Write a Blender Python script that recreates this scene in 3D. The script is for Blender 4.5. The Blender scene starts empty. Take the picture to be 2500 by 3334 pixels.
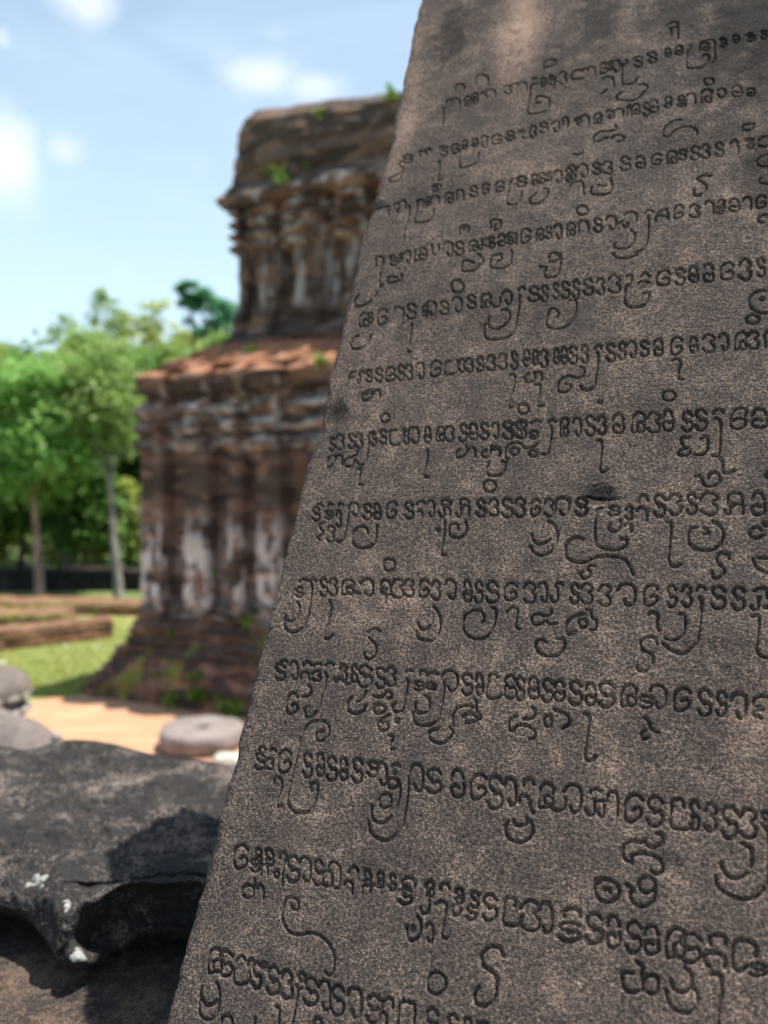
import bpy, bmesh, math, random
import numpy as np
from mathutils import Vector, Matrix

# ------------------------------------------------------------------ camera
scene = bpy.context.scene
H = 2.0                      # eye height above the ground
F = 2600.0                   # focal length in photo pixels
CX, CY = 1250.0, 1667.0
PITCH = math.atan(67.0 / F)
RIGHT = np.array([1.0, 0, 0])
FWD = np.array([0, math.cos(PITCH), -math.sin(PITCH)])
UP = np.array([0, math.sin(PITCH), math.cos(PITCH)])
EYE = np.array([0, 0, H])
FOCUS = 0.86
cam_data = bpy.data.cameras.new("camera")
cam = bpy.data.objects.new("camera", cam_data)
scene.collection.objects.link(cam)
cam.location = EYE
cam.rotation_euler = (math.pi / 2 - PITCH, 0, 0)
cam_data.sensor_fit = 'VERTICAL'
cam_data.sensor_height = 36.0
cam_data.lens = F / 3334.0 * 36.0
cam_data.clip_start = 0.05
cam_data.clip_end = 2000
cam_data.dof.use_dof = True
cam_data.dof.focus_distance = FOCUS
cam_data.dof.aperture_fstop = 3.0
scene.camera = cam

# ------------------------------------------------------------------ light
SUN = np.array([0.34, 0.045, 0.94]); SUN = SUN / np.linalg.norm(SUN)
SKY_STRENGTH = 0.085
sun_data = bpy.data.lights.new("sun", 'SUN')
sun_data.energy = 5.0
sun_data.angle = math.radians(0.5)
sun_data.color = (1.0, 0.94, 0.85)
sun = bpy.data.objects.new("sun", sun_data)
scene.collection.objects.link(sun)
sun.rotation_euler = Vector(SUN).to_track_quat('Z', 'Y').to_euler()
sun.location = (0, 0, 30)

scene.view_settings.view_transform = 'Standard'
scene.view_settings.look = 'None'
scene.view_settings.exposure = 0.85
scene.view_settings.gamma = 1.0
scene.view_settings.use_curve_mapping = False
scene.cycles.use_denoising = True
scene.cycles.max_bounces = 6


def ray(px, py):
    return FWD + RIGHT * (px - CX) / F + UP * (CY - py) / F


def at(px, py, d):
    """world point seen at photo pixel (px, py), d metres away along the view axis"""
    return EYE + ray(px, py) * d


def ground_at(px, py, z=0.0):
    r = ray(px, py)
    return EYE + r * ((z - H) / r[2])


# ------------------------------------------------------------------ node helpers
class NT:
    def __init__(self, tree):
        self.t = tree
        self.n = tree.nodes
        self.l = tree.links

    def node(self, kind, **kw):
        nd = self.n.new(kind)
        for k, v in kw.items():
            setattr(nd, k, v)
        return nd

    def put(self, sock, v):
        if v is None:
            return
        if isinstance(v, bpy.types.NodeSocket):
            self.l.new(v, sock)
        else:
            if hasattr(sock, 'default_value'):
                try:
                    sock.default_value = v
                except Exception:
                    sock.default_value = tuple(v) + (1.0,)

    def math(self, op, a, b=None, c=None, clamp=False):
        m = self.node('ShaderNodeMath', operation=op)
        m.use_clamp = clamp
        self.put(m.inputs[0], a)
        self.put(m.inputs[1], b)
        self.put(m.inputs[2], c)
        return m.outputs[0]

    def vmath(self, op, a, b=None, out=0):
        m = self.node('ShaderNodeVectorMath', operation=op)
        self.put(m.inputs[0], a)
        self.put(m.inputs[1], b)
        return m.outputs[out]

    def noise(self, vec, scale, detail=3.0, rough=0.55, dist=0.0):
        m = self.node('ShaderNodeTexNoise')
        self.put(m.inputs['Vector'], vec)
        m.inputs['Scale'].default_value = scale
        m.inputs['Detail'].default_value = detail
        m.inputs['Roughness'].default_value = rough
        m.inputs['Distortion'].default_value = dist
        return m.outputs['Fac']

    def voro(self, vec, scale, feature='F1'):
        m = self.node('ShaderNodeTexVoronoi', feature=feature)
        self.put(m.inputs['Vector'], vec)
        m.inputs['Scale'].default_value = scale
        return m.outputs['Distance']

    def ramp(self, v, lo, hi, a=0.0, b=1.0, smooth=True):
        m = self.node('ShaderNodeMapRange')
        m.interpolation_type = 'SMOOTHSTEP' if smooth else 'LINEAR'
        self.put(m.inputs['Value'], v)
        m.inputs['From Min'].default_value = lo
        m.inputs['From Max'].default_value = hi
        m.inputs['To Min'].default_value = a
        m.inputs['To Max'].default_value = b
        return m.outputs['Result']

    def mix(self, f, a, b):
        m = self.node('ShaderNodeMix', data_type='RGBA')
        self.put(m.inputs[0], f)
        self.put(m.inputs[6], a)
        self.put(m.inputs[7], b)
        return m.outputs[2]

    def scale(self, vec, s):
        m = self.node('ShaderNodeMapping')
        self.put(m.inputs['Vector'], vec)
        m.inputs['Scale'].default_value = s
        return m.outputs[0]

    def bump(self, h, strength, dist, normal=None):
        m = self.node('ShaderNodeBump')
        m.inputs['Strength'].default_value = strength
        m.inputs['Distance'].default_value = dist
        self.put(m.inputs['Height'], h)
        if normal is not None:
            self.put(m.inputs['Normal'], normal)
        return m.outputs[0]


def new_mat(name):
    m = bpy.data.materials.new(name)
    m.use_nodes = True
    m.node_tree.nodes.clear()
    t = NT(m.node_tree)
    out = t.node('ShaderNodeOutputMaterial')
    b = t.node('ShaderNodeBsdfPrincipled')
    t.l.new(b.outputs[0], out.inputs[0])
    return m, t, b


def C3(r, g, b):
    return (r, g, b, 1.0)


# ------------------------------------------------------------------ sky with clouds
world = bpy.data.worlds.new("World")
scene.world = world
world.use_nodes = True
world.node_tree.nodes.clear()
w = NT(world.node_tree)
w_out = w.node('ShaderNodeOutputWorld')
w_bg = w.node('ShaderNodeBackground')
w_bg.inputs['Strength'].default_value = SKY_STRENGTH
w.l.new(w_bg.outputs[0], w_out.inputs[0])
sky = w.node('ShaderNodeTexSky', sky_type='NISHITA')
sky.sun_disc = False
sky.sun_elevation = math.asin(SUN[2])
sky.sun_rotation = math.atan2(SUN[0], SUN[1])
sky.air_density = 1.0
sky.dust_density = 1.2
sky.ozone_density = 1.5
w_tc = w.node('ShaderNodeTexCoord')
w_dir = w_tc.outputs['Generated']
w_sep = w.node('ShaderNodeSeparateXYZ')
w.l.new(w_dir, w_sep.inputs[0])
# thin high veil plus a few cumulus puffs placed by compass direction and elevation
veil = w.noise(w.scale(w_dir, (3.0, 3.0, 9.0)), 1.3, 4.0, 0.55, 0.6)
veil = w.ramp(veil, 0.38, 0.8, 0.0, 0.55)
puff_noise = w.noise(w_dir, 11.0, 6.0, 0.6, 0.3)
az = w.math('ARCTAN2', w_sep.outputs[0], w_sep.outputs[1])
el = w.math('ARCSINE', w_sep.outputs[2])
puffs = None
# azimuth, elevation, half widths (degrees) and thickness of each cloud
CLOUDS = [(850, 250, 190, 75, 1.0), (1020, 285, 150, 60, 1.0), (730, 185, 90, 55, 0.45), (40, 520, 110, 170, 1.0),
          (210, 490, 90, 70, 0.8), (290, 10, 120, 75, 0.95), (5, 120, 45, 40, 0.8), (390, 900, 80, 60, 0.4),
          (560, 520, 260, 60, 0.25), (900, 110, 70, 45, 0.3), (1900, 120, 350, 160, 1.0), (2700, 500, 500, 200, 0.9),
          (-500, 300, 300, 160, 0.9), (-1200, 700, 400, 150, 0.8)]
for (px, py, rx, ry, th) in CLOUDS:
    d = ray(px, py); d = d / np.linalg.norm(d)
    a0 = math.atan2(d[0], d[1]); e0 = math.asin(d[2])
    da = w.math('DIVIDE', w.math('SUBTRACT', az, a0), rx * 0.85 / F)
    de = w.math('DIVIDE', w.math('SUBTRACT', el, e0), ry * 0.85 / F)
    r2 = w.math('ADD', w.math('MULTIPLY', da, da), w.math('MULTIPLY', de, de))
    g = w.math('MULTIPLY', w.math('EXPONENT', w.math('MULTIPLY', r2, -1.0)), th)
    puffs = g if puffs is None else w.math('MAXIMUM', puffs, g)
puffs = w.math('ADD', puffs, w.math('MULTIPLY', w.math('SUBTRACT', puff_noise, 0.5), 1.15))
puffs = w.ramp(puffs, 0.12, 1.35, 0.0, 0.88)
haze_el = w.ramp(el, 0.02, 0.72, 0.95, 0.14, smooth=False)
hazy = w.mix(haze_el, sky.outputs[0], C3(6.0, 7.8, 9.2))
hazy = w.mix(w.math('MULTIPLY', veil, 0.4), hazy, C3(6.0, 7.6, 9.0))
w_col = w.mix(puffs, hazy, C3(7.4, 8.0, 8.6))
w.l.new(w_col, w_bg.inputs['Color'])


# ------------------------------------------------------------------ object helpers
def link(o):
    scene.collection.objects.link(o)
    return o


def tag(o, label=None, cat=None, group=None, kind=None):
    if label: o['label'] = label
    if cat: o['category'] = cat
    if group: o['group'] = group
    if kind: o['kind'] = kind
    return o


def empty(name, loc):
    o = bpy.data.objects.new(name, None)
    o.location = loc
    o.empty_display_size = 0.1
    return link(o)


def mesh_obj(name, verts, faces, mat, parent=None, smooth=True, origin=None):
    """one mesh object from world coordinates; its origin goes to `origin` (or the parent's location)"""
    v = np.asarray(verts, dtype=np.float64)
    o0 = np.array(parent.location) if parent is not None and origin is None else (
        np.array(origin) if origin is not None else np.array([v[:, 0].mean(), v[:, 1].mean(), v[:, 2].min()]))
    me = bpy.data.meshes.new(name)
    me.from_pydata((v - o0).tolist(), [], [list(map(int, f)) for f in faces])
    me.validate()
    if smooth:
        me.polygons.foreach_set('use_smooth', [True] * len(me.polygons))
    me.materials.append(mat)
    me.update()
    o = bpy.data.objects.new(name, me)
    link(o)
    if parent is not None:
        o.parent = parent
    else:
        o.location = o0
    return o


def hash3(ix, iy, iz, seed):
    h = (ix * 374761393 + iy * 668265263 + iz * 2147483647 + seed * 1274126177) & 0xFFFFFFFF
    h = ((h ^ (h >> 13)) * 1274126177) & 0xFFFFFFFF
    h = h ^ (h >> 16)
    return (h & 0xFFFF) / 65535.0


def vnoise(p, scale, seed=0, octaves=3, rough=0.5):
    """value noise in -1..1 at the points p (n,3)"""
    p = np.asarray(p, dtype=np.float64) * scale
    tot = np.zeros(len(p)); amp = 1.0; norm = 0
    for o in range(octaves):
        q = p * (2.03 ** o) + 17.3 * o
        i = np.floor(q).astype(np.int64)
        f = q - i
        f = f * f * (3 - 2 * f)
        r = np.zeros(len(p))
        for dx in (0, 1):
            wx = f[:, 0] if dx else 1 - f[:, 0]
            for dy in (0, 1):
                wy = f[:, 1] if dy else 1 - f[:, 1]
                for dz in (0, 1):
                    wz = f[:, 2] if dz else 1 - f[:, 2]
                    r += wx * wy * wz * hash3(i[:, 0] + dx, i[:, 1] + dy, i[:, 2] + dz, seed + o)
        tot += amp * (2 * r - 1); norm += amp; amp *= rough
    return tot / norm


def grid_faces(nr, nc, wrap=False):
    f = []
    for r in range(nr - 1):
        for c in range(nc if wrap else nc - 1):
            c2 = (c + 1) % nc
            f.append((r * nc + c, r * nc + c2, (r + 1) * nc + c2, (r + 1) * nc + c))
    return f


def catmull(pts, per=8, closed=False):
    p = [np.asarray(q, float) for q in pts]
    if len(p) < 3:
        a, b = p[0], p[-1]
        return np.array([a + (b - a) * t for t in np.linspace(0, 1, per + 1)])
    out = []
    n = len(p)
    for i in range(n if closed else n - 1):
        if closed:
            a, b, c, d = p[(i - 1) % n], p[i], p[(i + 1) % n], p[(i + 2) % n]
        else:
            a, b, c, d = p[max(i - 1, 0)], p[i], p[i + 1], p[min(i + 2, n - 1)]
        for t in np.linspace(0, 1, per, endpoint=False):
            out.append(0.5 * ((2 * b) + (c - a) * t + (2 * a - 5 * b + 4 * c - d) * t * t + (3 * b - a - 3 * c + d) * t ** 3))
    out.append(p[0] if closed else p[-1])
    return np.array(out)

# ------------------------------------------------------------------ stele: carved inscription
# Every carved stroke, read off the stone tile by tile. A tile gives its corner and enlargement; the strokes are
# p = freehand line, o = ring, d = pit, and short letter forms drawn inside a box (x0 y0 x1 y1).
FORMS = {
    'h': [[(0, .95), (.15, .3), (.5, 0), (.85, .15), (1, .7)]],
    'n': [[(.02, 1), (0, .5), (.15, .12), (.5, 0), (.85, .12), (1, .5), (.98, 1)]],
    't': [[(0, .28), (.3, .02), (.75, .04), (1, .3), (.98, 1)]],
    'J': [[(0, .27), (.3, .02), (.75, .03), (1, .25), (.98, .75), (.8, 1), (.5, .97), (.4, .78)]],
    'j': [[(1, 0), (1, .65), (.75, 1), (.25, .98), (0, .65)]],
    'l': [[(.1, 0), (.45, .06), (.42, .4), (.1, .82), (.3, 1), (.95, .93)]],
    'u': [[(0, 0), (.02, .65), (.35, 1), (.75, .9), (1, .5), (1, 0)]],
    'c': [[(1, .3), (.65, 0), (.2, .15), (0, .55), (.3, 1), (.85, .9), (.95, .65)]],
    'e': [[(.95, .45), (1, .18), (.62, 0), (.22, .16), (.02, .6), (.1, .98), (.4, .95), (.42, .7)],
          [(.45, .58), (.68, .5), (.95, .68), (.9, .96), (.62, .98)]],
    'G': [[(1, .2), (.72, 0), (.3, .08), (.05, .42), (.06, .84), (.38, 1), (.8, .88), (.95, .62), (.72, .47), (.5, .58)]],
    'S': [[(1, .22), (.62, 0), (.2, .08), (.08, .3), (.4, .45)],
          [(.45, .56), (.82, .52), (1, .74), (.75, 1), (.25, 1), (.02, .8)]],
    'Z': [[(0, .28), (.3, .02), (.75, .03), (1, .26), (.7, .46), (.98, .66), (.85, .98), (.35, 1), (.02, .82)]],
    'Q': [[(.05, .34), (.3, .02), (.75, .03), (.98, .3)],
          [(1, .5), (.98, .86), (.62, 1), (.15, .9), (.08, .66), (.4, .54), (.66, .64)]],
}
INK = [
 (1230, 0, 2.37, """n 590 650 670 700 n 745 575 855 660 h 520 770 570 800 t 560 760 635 830 e 655 745 720 820 j 725 725 770 800 h 720 720 770 760
 h 790 710 830 740 n 830 690 910 760 h 970 660 1030 690 h 1030 640 1080 670 t 1080 630 1150 700 p 1225 640 1180 660 1165 760 1150 850 1170 875 1250 870 1310 840 1315 760 1230 740 1215 790 1260 790
 h 1185 600 1225 625 h 1250 600 1300 620 t 1310 580 1360 680 S 1320 590 1370 650 Z 1395 550 1455 645 p 1270 520 1280 480 1320 460 1365 460 1360 500 1280 520 p 505 830 500 940 475 1030
 n 190 1195 265 1232 n 310 1165 380 1210 h 370 1150 410 1170 h 470 1125 520 1150 S 480 1130 540 1200 G 560 1110 630 1180 h 640 1085 690 1110 Q 720 1070 770 1130 h 790 1045 850 1070 j 800 1050 840 1130
 G 865 1040 960 1110 S 980 1010 1050 1080 h 1080 1000 1130 1030 u 1100 1010 1170 1060 Z 1170 970 1220 1055 S 1240 940 1310 1020 h 1340 930 1400 955 j 1350 940 1400 1010 t 1410 905 1465 985 h 1510 905 1560 930 t 1560 885 1630 960"""),
 (1800, 0, 2.37, """p 230 545 195 535 150 560 140 610 230 600 h 225 520 270 550 t 270 510 325 575 G 350 480 425 560 h 420 470 460 490 J 450 460 515 550
 p 560 455 575 470 560 490 535 500 530 620 545 645 620 635 650 600 S 620 430 690 510 h 720 400 800 430 S 730 400 800 475 h 860 370 910 400 Q 940 350 1000 420
 p 1050 345 1070 350 1050 385 1035 400 1025 500 1060 525 1150 515 1190 480 1200 430 1170 420 1150 440 e 1125 330 1210 385 p 1140 320 1200 305 1245 315 1245 400 1250 455 1235 480
 h 1280 290 1330 320 S 1290 300 1340 360 Q 1380 270 1440 330 h 1480 255 1540 280 S 1500 270 1560 320 h 1600 240 1655 270 p 870 200 900 175 960 165 950 200 900 215 915 240 910 270 p 960 170 965 290
 p 380 600 430 585 460 600 465 640 470 660 p 410 690 375 720 p 660 650 700 645 730 670 700 710 640 765 570 775 500 760 490 740 530 705
 n 70 900 120 960 h 170 895 220 930 t 215 885 275 970 e 305 870 380 950 h 400 840 460 870 Q 420 850 470 910 t 470 835 545 890 n 570 810 600 890 e 600 800 670 880 S 690 790 750 890 Q 740 770 810 870
 c 860 745 920 800 j 860 790 910 830 h 960 740 1020 770 t 1030 720 1100 800 S 960 770 1030 820 e 1130 690 1230 790 h 1270 680 1330 710 j 1270 700 1330 750 Q 1370 660 1460 745 h 1490 680 1560 700 o 1165 600 1240 655
 p 480 960 485 995 435 1015 370 1015 320 1050 310 1090 370 1085 400 1060 420 1070 p 450 1065 490 1040 540 1050 540 1080 500 1090
 p 990 925 930 935 870 980 845 1040 900 1050 920 1020 980 990 1060 980 1110 1010 1110 1040 p 160 1190 190 1195 230 1180 p 1455 990 1480 960 1550 955 1530 1000 1460 1000"""),
 (1150, 450, 2.37, """p 870 60 830 90 815 190 830 222 890 215 950 180 970 110 p 385 160 350 200 385 235 360 270 280 310 290 335 350 325 375 290 l 640 175 690 320
 p 140 545 200 535 270 525 260 560 270 590 h 310 500 350 530 j 330 500 350 570 p 430 520 425 600 400 680 385 780 t 350 480 405 540 p 490 480 485 560 465 630 500 650 590 630 620 550 t 500 470 545 530
 e 555 450 600 510 t 590 440 660 510 h 620 350 680 375 Q 600 360 650 410 e 690 415 770 495 n 790 395 850 470 S 890 370 960 445 G 985 350 1050 430 G 1090 330 1165 415
 p 1230 320 1210 350 1195 400 1180 490 1220 518 1280 495 1300 420 S 1250 300 1340 370 p 1470 390 1500 400 1490 450 1440 500 1370 505 1360 470 1400 440 1410 420 Q 1370 280 1420 360 S 1420 270 1480 350 h 1480 265 1530 290 J 1540 250 1610 340 S 1625 235 1690 335
 p 820 740 820 690 850 675 890 690 880 720 d 850 700 p 1060 690 1060 640 1110 630 1140 650 1120 700 1080 705 1100 665
 n 165 910 235 980 p 235 940 205 1000 205 1060 h 275 905 320 940 S 280 920 350 980 h 350 890 380 920 J 385 870 440 960 p 370 1050 365 1090 300 1115 260 1110 280 1070 340 1075 p 205 1090 205 1150 230 1130
 p 480 860 465 940 510 940 Q 500 850 570 940 u 600 820 660 900 J 690 800 765 905 S 780 800 850 900 e 880 790 960 870 j 960 780 990 855 h 1010 770 1060 790 S 1040 760 1090 840 Q 1110 740 1170 830 t 1180 730 1260 810 S 1180 760 1240 810
 G 1280 700 1370 805 e 1400 695 1470 780 S 1480 680 1530 770 J 1540 660 1610 760
 p 960 890 990 920 1000 950 960 990 930 1020 850 1025 830 1000 860 940 930 960 p 1070 910 1130 890 1140 930 1110 950 p 1060 930 1050 980 1090 1000 1190 985 1220 920 1220 860
 p 1510 950 1510 900 1560 885 1590 920 1560 950 1520 950 p 1600 890 1595 980 1570 1060 1500 1075 1470 1050 1490 1000 1440 990 o 755 1095 850 1190"""),
 (1800, 400, 2.37, """e 90 330 180 440 J 190 320 270 420 S 300 310 370 400 Z 380 305 460 395 S 510 265 600 365 Q 630 260 710 350 G 750 240 840 325 e 870 215 960 310 S 970 205 1030 280 S 1060 180 1130 280 Z 1140 165 1210 265 S 1250 150 1320 250
 t 1370 130 1430 220 h 1480 120 1540 150 S 1500 120 1550 190 p 1660 100 1600 120 1580 170 1640 180 p 160 245 200 245 230 235 p 120 520 150 465 200 455 230 470 235 540 240 555
 p 300 490 290 540 350 555 430 545 460 490 440 430 p 350 480 390 490 410 480 p 1215 405 1160 400 1115 430 1150 450 1180 480 1170 530 1120 560 1085 550 1090 515 p 1660 240 1600 260 1570 300 1600 330 1655 330
 p 1600 430 1590 460 1655 470 o 180 640 270 710 J 5 785 65 890 e 95 775 175 870 n 190 755 275 840 S 310 740 380 840 J 400 720 490 820 p 500 780 530 770 t 550 690 650 760 j 545 770 580 810 h 710 675 775 700
 p 735 720 735 850 715 950 690 980 640 1000 p 600 830 630 860 625 920 590 960 530 975 470 960 480 935 p 460 1010 490 1040 560 1050 650 1020 p 800 700 870 665 880 690 890 720 p 790 760 800 725 870 720 890 740
 G 925 640 1010 740 Z 1050 630 1130 730 t 1170 605 1240 700 h 1270 600 1330 630 S 1260 650 1320 700 Q 1350 590 1440 690 t 1460 575 1530 670 G 1560 560 1650 660 p 1655 710 1600 720 1585 760 1620 770"""),
 (1080, 850, 2.37, """o 915 150 1015 240 p 205 265 170 310 180 345 240 345 310 300 350 240 e 200 400 290 500 S 270 400 320 470 G 340 370 430 490 p 480 370 520 355 550 380 540 450 510 550 S 570 330 650 440 e 690 340 740 420 J 720 310 805 410
 S 830 310 900 405 J 920 275 1005 390 S 1040 260 1110 365 e 1140 250 1230 355 j 1230 280 1300 350 J 1310 230 1390 330 p 1450 265 1440 380 1410 520 1370 580 1300 600 1220 605 1180 580 1175 510 1190 480
 p 1310 380 1360 380 1370 440 1310 510 1240 520 1205 490 1210 440 h 1440 200 1490 230 S 1510 200 1600 310 S 1612 195 1668 312 p 150 640 170 590 205 575 p 140 630 150 670 200 675 270 640 300 570 p 615 480 600 600 575 680 610 700
 p 180 855 135 870 105 960 p 135 900 170 890 h 200 845 250 875 j 190 870 215 935 S 260 840 310 930 S 330 825 390 920 G 400 820 495 925 S 500 800 560 915 Z 565 800 620 910 J 640 780 710 900 G 745 770 845 890
 p 920 775 890 770 870 800 865 860 900 875 950 860 970 800 960 760 Z 980 755 1025 850 Z 1030 750 1090 850 S 1110 740 1170 850 Z 1190 730 1260 840 Z 1280 715 1350 830 S 1380 700 1430 830 Q 1470 690 1530 810 e 1540 690 1590 800 Z 1605 690 1665 815
 p 280 1000 230 1030 235 1070 290 1065 320 1020 t 330 990 370 1050 p 1370 880 1410 880 1405 960 1385 1040 1365 1120 1395 1125 p 1560 860 1560 920 1500 935 1485 900 1520 870 t 1570 860 1620 920
 p 1570 955 1605 960 1605 1020 1580 1110 1630 1115 o 1435 1105 1520 1180"""),
 (1000, 700, 1.106, """p 897 372 906 352 882 338 862 370 866 402 898 412 940 398 964 360 968 312 945 308"""),
 (1800, 800, 2.37, """S 0 290 45 410 Q 0 800 52 915 S 60 280 130 405 S 150 265 200 405 S 230 260 310 380 Z 330 255 400 375 Z 420 230 525 365 p 570 240 590 225 612 240 605 270 p 680 240 710 208 750 240
 p 740 290 700 275 660 290 p 590 300 560 330 550 430 590 470 650 475 710 455 740 400 735 365 700 370 G 790 195 910 310 S 940 180 1020 300 Q 1040 165 1120 280 Q 1150 145 1240 280 G 1280 135 1405 265 Z 1430 110 1530 260 S 1570 100 1640 235
 o 1510 345 1760 520 d 1615 410 o 1490 535 1590 600 Q 60 790 110 915 S 120 780 190 910 Z 215 775 270 900 h 320 770 375 800 p 340 825 350 860 330 1000 320 1080 280 1115 230 1110 215 1085
 S 410 755 480 890 S 500 750 560 870 J 570 740 640 860 S 670 740 740 850 Q 770 725 850 850 G 895 710 1005 845 Q 1050 705 1115 825 Z 1150 685 1250 820 J 1280 680 1350 805 e 1390 665 1500 800 Z 1500 660 1590 790 p 1655 660 1630 700 1640 780
 p 215 940 240 950 235 1000 190 1025 150 1010 100 1010 50 1050 35 1110 70 1135 120 1120 140 1080 100 1070 p 920 890 960 875 985 905 970 960 965 1020 1000 1030 o 845 1120 945 1195 d 360 1210"""),
 (1000, 1250, 2.37, """c 555 225 635 290 S 165 410 205 510 Z 210 390 280 500 S 310 380 365 490 Z 370 380 420 490 h 470 372 520 395 p 465 400 470 440 455 560 430 620 395 620 375 590 S 490 370 530 470 S 550 350 610 455
 p 680 355 640 360 630 420 650 465 710 460 740 400 740 350 Z 740 355 780 455 J 770 335 860 455 Q 895 330 950 450 e 985 330 1060 440 Z 1060 325 1130 440 S 1165 310 1235 440 Q 1240 310 1310 430 S 1330 305 1400 425 J 1420 300 1475 420
 Z 1500 295 1580 420 S 1600 290 1655 410 p 185 550 155 580 150 635 190 630 215 580 205 550 t 215 545 270 620 p 330 560 290 580 285 625 340 630 360 580 p 340 560 375 545 380 520 p 385 650 410 655 400 720 390 770 430 775
 p 925 510 920 600 890 700 930 720 p 1180 505 1150 530 1150 565 1200 560 1235 510 1220 475 t 1240 490 1295 560 p 1380 510 1350 530 1350 560 1400 555 1420 480 t 1425 485 1480 555
 p 1530 605 1520 660 1490 700 1420 710 1380 680 1400 600 p 1500 600 1540 600 o 1360 745 1455 835 p 490 45 490 100 440 125 415 110 425 80 470 75 t 510 50 555 115"""),
 (1600, 1250, 3.318, """S 120 410 240 590 Z 250 400 380 580 p 430 425 480 400 535 410 Q 400 510 500 590 h 615 390 690 420 p 640 455 650 520 620 680 600 750 550 760 t 30 690 90 770
 p 340 680 310 640 230 640 160 680 145 790 190 810 o 200 690 290 770 p 350 690 430 690 500 640 o 400 710 490 785 e 730 370 830 560 J 870 370 965 550"""),
 (1800, 1250, 2.37, """S 245 245 325 395 Z 340 250 410 385 Q 450 235 550 380 e 595 220 715 370 Z 720 220 830 370 Q 840 205 930 360 S 990 215 1080 360 S 1090 200 1190 350 h 1230 200 1320 230 p 1250 265 1290 290 1290 420 1280 540 1230 550
 p 1280 570 1310 600 1305 670 1340 690 1400 670 p 1480 250 1490 200 1430 190 1380 240 1365 310 1400 345 1460 340 1490 290 1440 265 1390 285 Q 1520 195 1660 340 p 1050 410 1000 410 985 440 1010 480 p 1040 490 980 510 970 545 1040 545 1060 510
 p 1140 420 1190 405 1190 500 1150 545 1090 540 p 340 435 375 440 370 540 360 640 380 680 410 665 p 1100 710 1140 715 1160 770 1210 790 1270 770 1290 720 1260 685 1210 690 1200 730 d 1655 710
 p 5 1000 20 940 30 890 80 875 125 890 120 960 100 1005 Z 170 880 270 1010 p 265 870 330 880 400 880 p 430 885 510 880 h 650 860 740 920 S 420 940 520 1010 h 560 945 610 970 t 640 955 725 1050 S 770 850 870 1015 Z 890 850 990 1005
 S 1030 845 1110 1000 Z 1130 840 1280 1005 n 1340 840 1470 930 j 1320 920 1370 1000 t 1380 930 1470 1000 Q 1520 840 1640 1010"""),
 (900, 1600, 2.37, """h 300 95 355 120 S 270 120 330 220 h 390 90 430 110 S 370 150 430 210 h 470 90 510 110 h 455 150 495 180 p 555 110 545 220 520 340 490 385 460 380 J 555 85 630 180 S 660 95 730 210 Q 740 95 800 210 G 835 80 930 205 S 980 80 1055 205
 h 1080 75 1140 100 t 1090 140 1120 190 J 1150 70 1215 190 n 1265 65 1345 100 j 1250 110 1290 190 t 1280 115 1340 180 n 1410 60 1485 110 j 1380 110 1420 190 t 1430 110 1485 185 S 1540 60 1620 190
 p 370 240 330 245 330 280 360 320 310 350 330 370 Z 380 265 445 385 p 700 320 690 280 640 270 595 310 580 385 630 430 700 430 755 390 770 260 d 1245 295 p 1295 225 1290 330 1265 470 1300 485
 p 1400 290 1390 250 1340 260 1330 330 1380 355 1440 340 1465 280 1455 225 o 820 520 910 610 h 170 675 240 695 S 140 740 200 810 h 255 675 305 700 p 255 690 270 740 255 850 230 980 200 1050 140 1085 80 1070 50 1010 70 960
 p 160 855 175 900 155 970 110 1000 75 990 S 330 670 390 800 Z 400 670 465 800 e 490 680 600 795 J 640 675 745 800 p 550 790 600 780 640 790 Q 790 680 880 800 t 800 770 840 860 Z 880 680 980 820 Z 980 680 1060 810 G 1085 685 1180 815 Z 1190 690 1260 830 J 1290 680 1380 825
 Q 1430 690 1500 845 S 1520 690 1590 850 p 410 845 420 890 400 980 370 1080 365 1130 400 1135 430 1105 p 1210 890 1255 950 1260 1050 1220 1140 1150 1150 1090 1130 1080 1080 p 1090 1010 1110 1060 1160 1060 1180 1040
 p 705 1085 760 1055 800 1080 p 715 1130 740 1160 770 1180 765 1232"""),
 (1500, 1600, 2.37, """S 110 60 180 190 Z 210 60 290 185 S 310 55 400 195 Z 410 55 495 190 G 530 60 615 190 Z 640 60 720 190 J 720 55 835 180 S 880 55 970 185 p 1085 125 1050 140 1035 210 1035 370 1070 425 1160 450 1240 440 1280 400 1270 360 1240 370
 p 1150 250 1140 290 1180 310 1220 290 1230 215 t 1265 245 1315 310 p 670 230 720 260 745 320 735 400 690 470 620 495 560 470 535 420 p 545 330 570 390 630 405 690 370 p 940 370 890 355 830 390 805 440 820 510 880 545 960 545 1020 515 1100 500 1200 505 1270 530 1310 590 1330 640
 p 1040 575 990 575 980 610 p 1000 620 990 660 940 670 920 640 940 620 p 1590 235 1620 245 1615 340 1600 480 1615 560 1655 585 S 185 695 290 850 G 320 705 440 840 Z 475 705 580 855 J 590 705 665 850 h 720 705 790 740 j 690 740 750 850
 S 840 715 910 860 Z 920 715 1020 860 Z 1055 725 1160 880 J 1200 715 1350 880 G 1395 725 1530 880 p 160 1010 180 970 150 920 90 920 30 960 15 1040 50 1110 140 1140 210 1110 260 1010 270 920 240 895
 p 355 930 390 895 435 910 430 980 420 1040 450 1060 p 700 910 690 950 640 960 600 945 555 960 545 1000 570 1030 620 1020 650 1000 690 1025 740 1020 p 960 945 890 960 830 1000 805 1070 830 1105 880 1090 p 970 910 1000 920 1010 970 1045 1000 1040 1060 1000 1070
 o 910 985 970 1055 p 1450 945 1490 935 1520 975 1510 1030 1530 1070"""),
 (1450, 2080, 2.37, """p 780 25 740 5 705 20 695 70 740 120 810 135 880 120 920 50 910 5 860 0"""),
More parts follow.
